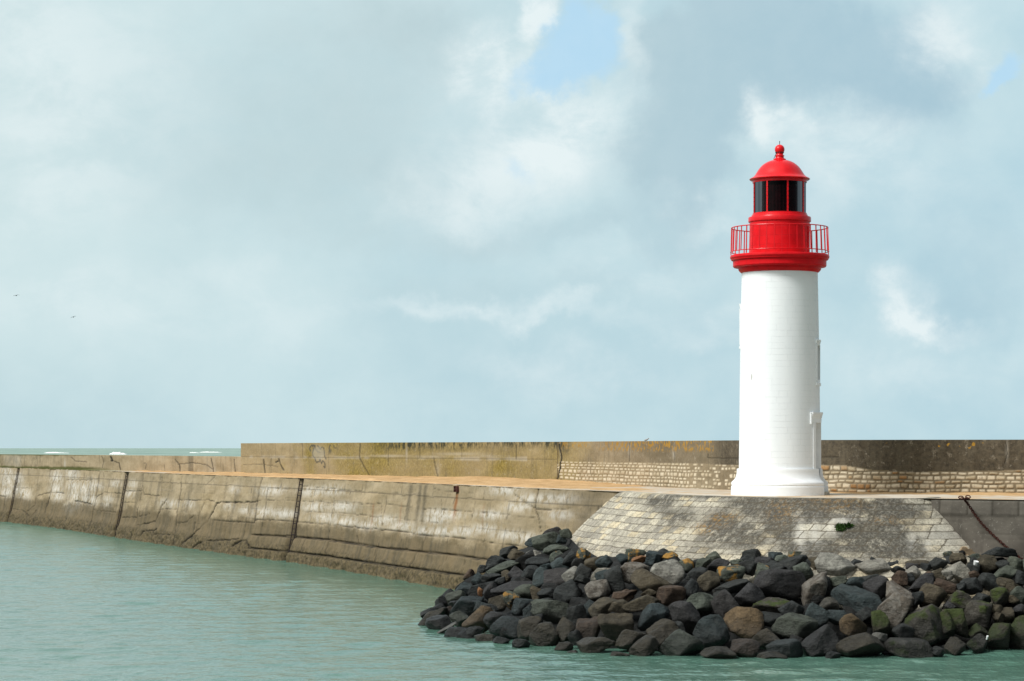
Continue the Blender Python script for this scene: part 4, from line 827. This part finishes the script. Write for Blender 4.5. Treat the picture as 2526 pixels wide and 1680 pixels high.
# ---------------- chain ----------------
def chain():
    pts=[(2345,1227.6),(2360,1226.5),(2376,1230.5),(2388,1243),(2402,1266),(2420,1290),(2445,1316),(2472,1340),(2500,1365),(2530,1386),(2560,1402)]
    P=[]
    for px,py in pts:
        if py<1232: Y=(HC-PZ-.03)/(py-HZ)*F; P.append(Vector(((px-CX)/F*Y,Y,PZ+.04)))
        else:
            best=min(((abs(CX+p[0]/p[1]*F-px),tuple(p)) for p in RP)); Y=best[1][1]-.12; P.append(Vector(((px-CX)/F*Y,Y,HC-(py-HZ)/F*Y)))
    P[0].y=P[2].y; P[1].y=P[2].y+.05
    root=P[0].copy(); A=np.array([tuple(p) for p in P]); R,s=resample(A,.075,2)
    V=[];Fc=[];nu,nv=14,6
    for i in range(len(R)-1):
        a=Vector(R[i]);b=Vector(R[i+1]);d=(b-a).normalized();x=d.cross(Vector((.3,1,.2))).normalized();y=d.cross(x)
        if i%2: x,y=y,x
        c=(a+b)/2; k=len(V)
        for u in range(nu):
            t=2*math.pi*u/nu; cc=d*(.060*math.cos(t))+x*(.034*math.sin(t)); rd=(d*math.cos(t)*.6+x*math.sin(t)).normalized()
            for v in range(nv):
                q=2*math.pi*v/nv; V.append(c+cc+rd*(.013*math.cos(q))+y*(.013*math.sin(q))-root)
        for u in range(nu):
            for v in range(nv): Fc.append((k+u*nv+v,k+((u+1)%nu)*nv+v,k+((u+1)%nu)*nv+(v+1)%nv,k+u*nv+(v+1)%nv))
    e=empty('mooring_chain',root,label='rusty mooring chain hanging down the dark quay wall on the right',cat='chain')
    mesh_obj('chain_links',[tuple(v) for v in V],Fc,M['rust'],e)
    for q in (0,Vector((.22,0,.02))):
        q=Vector((0,0,0)) if q==0 else q
        VV=[];FF=[]
        for u in range(20):
            t=2*math.pi*u/20
            for v in range(8):
                w=2*math.pi*v/8; VV.append((q.x+(.07+.022*math.cos(w))*math.cos(t),q.y+(.07+.022*math.cos(w))*math.sin(t)*.6,q.z+.03+(.07+.022*math.cos(w))*math.sin(t)*.6+.022*math.sin(w)*.5))
        for u in range(20):
            for v in range(8): FF.append((u*8+v,((u+1)%20)*8+v,((u+1)%20)*8+(v+1)%8,u*8+(v+1)%8))
        mesh_obj('shackle',VV,FF,M['rust'],e)
chain()
# ---------------- weeds, litter, gulls ----------------
def bastion_pt(px,py):
    best=None
    for z in np.linspace(1.4,PZ,100):
        b=BP+BN*(PZ-z)*1.08; x,y=img(np.c_[b,np.full(len(b),z)]); d=np.hypot(x-px,y-py); i=d.argmin()
        if best is None or d[i]<best[0]: best=(d[i],b[i,0],b[i,1],z)
    return Vector(best[1:])
def tuft(px,py,wpx,hpx,n,label,seed):
    r=random.Random(seed); c=bastion_pt(px,py); m=c.y/F; W,H=wpx*m,hpx*m; V=[];Fc=[]
    for k in range(n):
        a=r.uniform(-1,1); b=Vector((a*W*.5*r.random()**.5,-.05-.12*r.random(),r.uniform(-.4,.35)*H)); L=r.uniform(.05,.11); d=Vector((r.uniform(-1,1),-r.random()*.8,r.uniform(-.9,.9))).normalized(); x=d.cross(Vector((r.random(),1,r.random()))).normalized()*.02
        i=len(V); V+=[b-x,b+x,b+d*L*.6+x*.8+Vector((0,0,-.005)),b+d*L,b+d*L*.6-x*.8]; Fc.append((i,i+1,i+2,i+3,i+4))
    o=mesh_obj('weed_tuft',[tuple(v) for v in V],Fc,M['grass'],loc=c,smooth=False); tag(o,label,'weed','weeds rooted in the bastion joints')
tuft(2073,1299,24,16,420,'rounded green weed tuft on the bastion slope below the tower, left one',1)
tuft(2091,1296,20,7,200,'flatter green weed tuft on the bastion slope, just right of the rounded one',2)
tuft(2331,1260,11,6,90,'tiny green weed at the right edge of the bastion',3)
def gull(px,py,Y,span,roll,label,perched=False):
    x,y=XY(px,Y); z=HC-(py-HZ)/F*Y; e=empty('gull',(x,y,z),label=label,cat='bird',group='gulls')
    V,Fc=ICO[4]; P=V*np.array([.10,.25,.09]); P[:,2]+=.02*V[:,1]**2
    P=np.where(V[:,1:2]>.75,P*np.array([.7,1.35,.7]),P)
    if perched: P=(V*np.array([.20,.09,.085])); P[:,2]+=.10+.05*V[:,0]
    mesh_obj('body',P,Fc,M['gull' if not perched else 'gullw'],e)
    if perched:
        H=V*np.array([.06,.055,.055])+np.array([.20,0,.23]); mesh_obj('head',H,Fc,M['gullw'],e)
        boxes('beak',[beam(Vector((.25,0,.23)),Vector((.32,0,.22)),.01)],M['sand'],e); 
        for s_ in (-.03,.03): boxes('leg',[beam(Vector((.02,s_,-.02)),Vector((.02,s_,.06)),.008)],M['sand'],e)
        return
    for s_ in (-1,1):
        n=10; top=[];bot=[]
        pts=[]
        for i in range(n):
            t=i/(n-1); xx=s_*(.06+t*(span/2-.06)); zz=.10*math.sin(t*math.pi*.62)*1.5-(.30*max(0,t-.45)); ch=.22*(1-t*.78); yy=.08*t-.02
            if s_*roll>0: zz*=.6
            pts.append((xx,yy-ch/2,zz+.01)); pts.append((xx,yy+ch/2,zz-.0))
        V2=pts+[(a,b,c-.025) for a,b,c in pts]; F2=[]
        for i in range(n-1):
            a=2*i; F2+= [(a,a+1,a+3,a+2),(a+2*n,a+2+2*n,a+3+2*n,a+1+2*n),(a,a+2,a+2+2*n,a+2*n),(a+1,a+1+2*n,a+3+2*n,a+3)]
        F2+=[(2*n-2,2*n-1,4*n-1,4*n-2)]
        w=mesh_obj('wing',V2,F2,M['gull'],e); w.rotation_euler=(0,math.radians(roll),0)
gull(40,729,420,1.05,-6,'gull gliding over the sea, the left and higher of the two flying')
gull(181,782,420,.95,-14,'gull gliding over the sea, the right and lower of the two flying')
pi=int(np.abs(PPX-1594).argmin()); pp=PPs[pi]
gull(1594,1105,pp[1]+.25,1,0,'small gull perched on top of the sea wall left of the lighthouse',True)
g_=bpy.data.objects['gull.002']; g_.location.z=6.325; g_.scale=(.45,.45,.45)
def litter(px,py,w,h,name,label,dy=-.45):
    x,y,z,t=slope_pt(px,py); y+=dy; s=y/(y-dy); m=y/F; z=HC-(py-HZ)*m
    x=(px-CX)*m; W,H=w*m/2,h*m/2
    V=[];
    for zz,k in ((-1,.72),(-.9,.8),(.8,1),(1,1.08),(1,.95),(-.6,.7)):
        for j in range(20):
            a=j*math.pi/10; V.append((W*k*math.cos(a),W*k*math.sin(a),H*zz))
    Fc=[(i*20+j,i*20+(j+1)%20,(i+1)*20+(j+1)%20,(i+1)*20+j) for i in range(5) for j in range(20)]+[tuple(range(19,-1,-1)),tuple(range(100,120))]
    o=mesh_obj(name,V,Fc,M['plastic'],loc=(x,y,z)); o.rotation_euler=(.3,math.radians(12),0); tag(o,label,'litter')
litter(2407,1389,12,10,'plastic_tub','crushed white plastic tub lodged between boulders under the chain',-.35)
litter(2435,1573,5,10,'plastic_bottle','small white plastic bottle between mossy boulders near the waterline',-.55)

# ---------------- world ----------------
w=bpy.data.worlds.new("World"); scene.world=w; w.use_nodes=True; nt=w.node_tree; nt.nodes.clear()
class W(NT):
    def __init__(s): s.t=nt
n=W()
SUN_AZ=math.radians(-122); SUN_EL=math.radians(46)   # azimuth from +Y, clockwise seen from above
out=n.n('ShaderNodeOutputWorld'); bg=n.n('ShaderNodeBackground'); n.l(bg.outputs[0],out.inputs[0])
sky=n.n('ShaderNodeTexSky',sky_type='NISHITA'); sky.sun_disc=False; sky.sun_elevation=SUN_EL; sky.sun_rotation=SUN_AZ
try: sky.air_density=1.; sky.dust_density=1.2; sky.ozone_density=1.5
except Exception: pass
gen=n.coord('Generated')
nz=n.n('ShaderNodeTexNoise'); nz.inputs['Scale'].default_value=16; nz.inputs['Detail'].default_value=7; nz.inputs['Roughness'].default_value=.6; n.l(gen,nz.inputs['Vector'])
ad=n.n('ShaderNodeVectorMath',operation='MULTIPLY_ADD'); n.l(nz.outputs['Color'],ad.inputs[0]); ad.inputs[1].default_value=(.07,.0,.07); n.l(gen,ad.inputs[2])
sb=n.n('ShaderNodeVectorMath',operation='SUBTRACT'); n.l(ad.outputs[0],sb.inputs[0]); sb.inputs[1].default_value=(.035,0,.035); wv=sb.outputs[0]
def Bl(x,y,rx,ry,a,e0=0.,e1=1.75,src=None):
    """soft cloud lobe centred on a sky direction"""
    X=(x/.9335-CX)/F; Zz=(HZ-y/.9335)/F; L=math.sqrt(X*X+1+Zz*Zz); c=(X/L,1/L,Zz/L)
    s1=n.n('ShaderNodeVectorMath',operation='SUBTRACT'); n.l(src or wv,s1.inputs[0]); s1.inputs[1].default_value=c
    s2=n.n('ShaderNodeVectorMath',operation='MULTIPLY'); n.l(s1.outputs[0],s2.inputs[0]); s2.inputs[1].default_value=(F*.9335/rx,2.,F*.9335/ry)
    s3=n.n('ShaderNodeVectorMath',operation='LENGTH'); n.l(s2.outputs[0],s3.inputs[0])
    return n.ramp(s3.outputs['Value'],e0,e1,a,0.)
def mx(L):
    r=L[0]
    for q in L[1:]: r=n.math('MAXIMUM',r,q)
    return r
def sm(L):
    r=L[0]
    for q in L[1:]: r=n.math('ADD',r,q,clamp=True)
    return r
sep=n.n('ShaderNodeSeparateXYZ'); n.l(gen,sep.inputs[0])
f1=n.noise(n.map(gen,(1,1,1.35)),7,8,.58,.2); f2=n.noise(n.map(gen,(1,1,1.6)),26,8,.62,.3); f3=n.noise(gen,70,5,.6)
# base: pale veil at left/up, bluer to the lower right
base=n.mix(n.ramp(sep.outputs[0],-.22,.22,0,1,False),(.575,.73,.755),(.45,.655,.745))
base=n.mix(n.ramp(sep.outputs[2],.0,.09,.30,0),base,(.43,.62,.70))
base=n.mix(n.ramp(f1,.38,.66,0,.4),base,(.70,.85,.865))
# large grey shades
dark=sm([Bl(1600,150,215,200,.9,.3,1.2),Bl(1560,360,170,150,.75,.2,1.3),Bl(1900,110,330,170,.85,.3,1.4),Bl(2130,230,130,150,.5),Bl(1540,430,200,130,.5),Bl(1250,560,420,45,.38),Bl(1100,670,400,40,.30),Bl(830,150,330,300,.48),Bl(330,230,240,330,.18),Bl(760,420,420,160,.30),Bl(1650,620,160,50,.15),Bl(2250,600,160,140,.35),Bl(1900,700,500,60,.2),Bl(950,70,140,90,.3)])
dark=n.ramp(n.math('ADD',n.math('MULTIPLY',dark,.95),n.math('MULTIPLY',n.math('SUBTRACT',f2,.5),.5)),.05,.85)
c=n.mix(dark,base,n.mix(n.ramp(sep.outputs[0],-.1,.18),(.515,.655,.685),(.40,.58,.675)))
# bright lit cloud
brt=sm([Bl(1120,130,110,90,.9,.2,1.5),Bl(1235,20,50,70,1.1,.3,1.3),Bl(1150,300,160,180,.55),Bl(1330,270,130,90,.8),Bl(1200,400,200,90,.3),Bl(1000,480,110,60,.4),Bl(1130,720,260,28,.65),Bl(1800,250,40,60,.9),Bl(1900,300,140,70,.45),Bl(2100,690,60,55,.85),Bl(2160,720,90,30,.5),Bl(2170,40,110,70,.75),Bl(2250,130,80,60,.6),Bl(1660,490,90,40,.6),Bl(1450,60,40,120,.5),Bl(2000,420,220,120,.35),Bl(1640,710,160,40,.35),Bl(130,120,300,300,.5),Bl(60,420,200,200,.25),Bl(180,690,220,60,.35),Bl(620,700,200,60,.3),Bl(1300,850,220,50,.35),Bl(2050,830,300,50,.3),Bl(1620,180,30,30,.0),Bl(1480,620,200,40,.3)])
brt=n.math('MULTIPLY',brt,n.ramp(f2,.33,.66,.2,1.2),clamp=True)
c=n.mix(n.math('MULTIPLY',brt,.85),c,(.84,.925,.935))
# gaps of open blue
gap=sm([Bl(1345,70,85,90,.95),Bl(1255,165,75,45,.7),Bl(1370,10,60,40,.4),Bl(2330,190,60,45,.75),Bl(2345,130,40,60,.4),Bl(1180,370,28,60,.38),Bl(2290,215,40,25,.5)])
gap=n.math('MULTIPLY',n.ramp(n.math('ADD',gap,n.math('MULTIPLY',n.math('SUBTRACT',f2,.5),.7)),.2,.85),.95)
skc=n.n('ShaderNodeVectorMath',operation='SCALE'); n.l(sky.outputs[0],skc.inputs[0]); skc.inputs['Scale'].default_value=.085
blue=n.mix(.88,skc.outputs[0],(.50,.76,.95))
c=n.mix(gap,c,blue)
c=n.mix(n.ramp(f3,.3,.7,0,.05),c,(.9,.97,.97))
# unseen dome, shaped for the lighting: darker behind the camera, bright round the sun
over=n.mix(n.ramp(n.noise(gen,3,5,.6),.35,.65),(.42,.50,.55),(.66,.75,.80))
beh=n.mix(n.ramp(sep.outputs[1],-.5,.55),(.24,.275,.30),over)
sv=n.n('ShaderNodeVectorMath',operation='DOT_PRODUCT'); n.l(gen,sv.inputs[0]); SD=Vector((math.sin(SUN_AZ)*math.cos(SUN_EL),math.cos(SUN_AZ)*math.cos(SUN_EL),math.sin(SUN_EL))); sv.inputs[1].default_value=SD
beh=n.mix(n.ramp(sv.outputs['Value'],.45,1.,0,1),beh,(1.5,1.5,1.42))
lr=n.ramp(sep.outputs[0],.2,.9,1,.95); beh2=n.n('ShaderNodeVectorMath',operation='SCALE'); n.l(beh,beh2.inputs[0]); n.l(lr,beh2.inputs['Scale'])
vis=n.math('MULTIPLY',n.ramp(sep.outputs[1],.80,.95),n.ramp(sep.outputs[2],.5,.25))
c=n.mix(vis,beh2.outputs[0],c)
n.l(c,bg.inputs[0]); bg.inputs[1].default_value=1.0
# strength convention: the Nishita part is scaled by .085 above, the cloud colours are radiances
L=bpy.data.lights.new('sun','SUN'); L.energy=3.25; L.angle=math.radians(17); L.color=(1,.98,.945); lo=bpy.data.objects.new('sun',L); COL.objects.link(lo)
lo.rotation_euler=SD.to_track_quat('Z','Y').to_euler()
# ---------------- camera ----------------
cam=bpy.data.cameras.new('camera'); co=bpy.data.objects.new('camera',cam); COL.objects.link(co); scene.camera=co
co.location=(0,0,HC); co.rotation_euler=(math.radians(90),0,0); cam.sensor_width=36; cam.lens=36*F/2526; cam.shift_y=(HZ-840)/2526; cam.clip_end=80000; cam.clip_start=.5
scene.view_settings.view_transform='Standard'; scene.view_settings.look='None'; scene.view_settings.exposure=0; scene.view_settings.gamma=1
scene.render.resolution_x=1024; scene.render.resolution_y=681
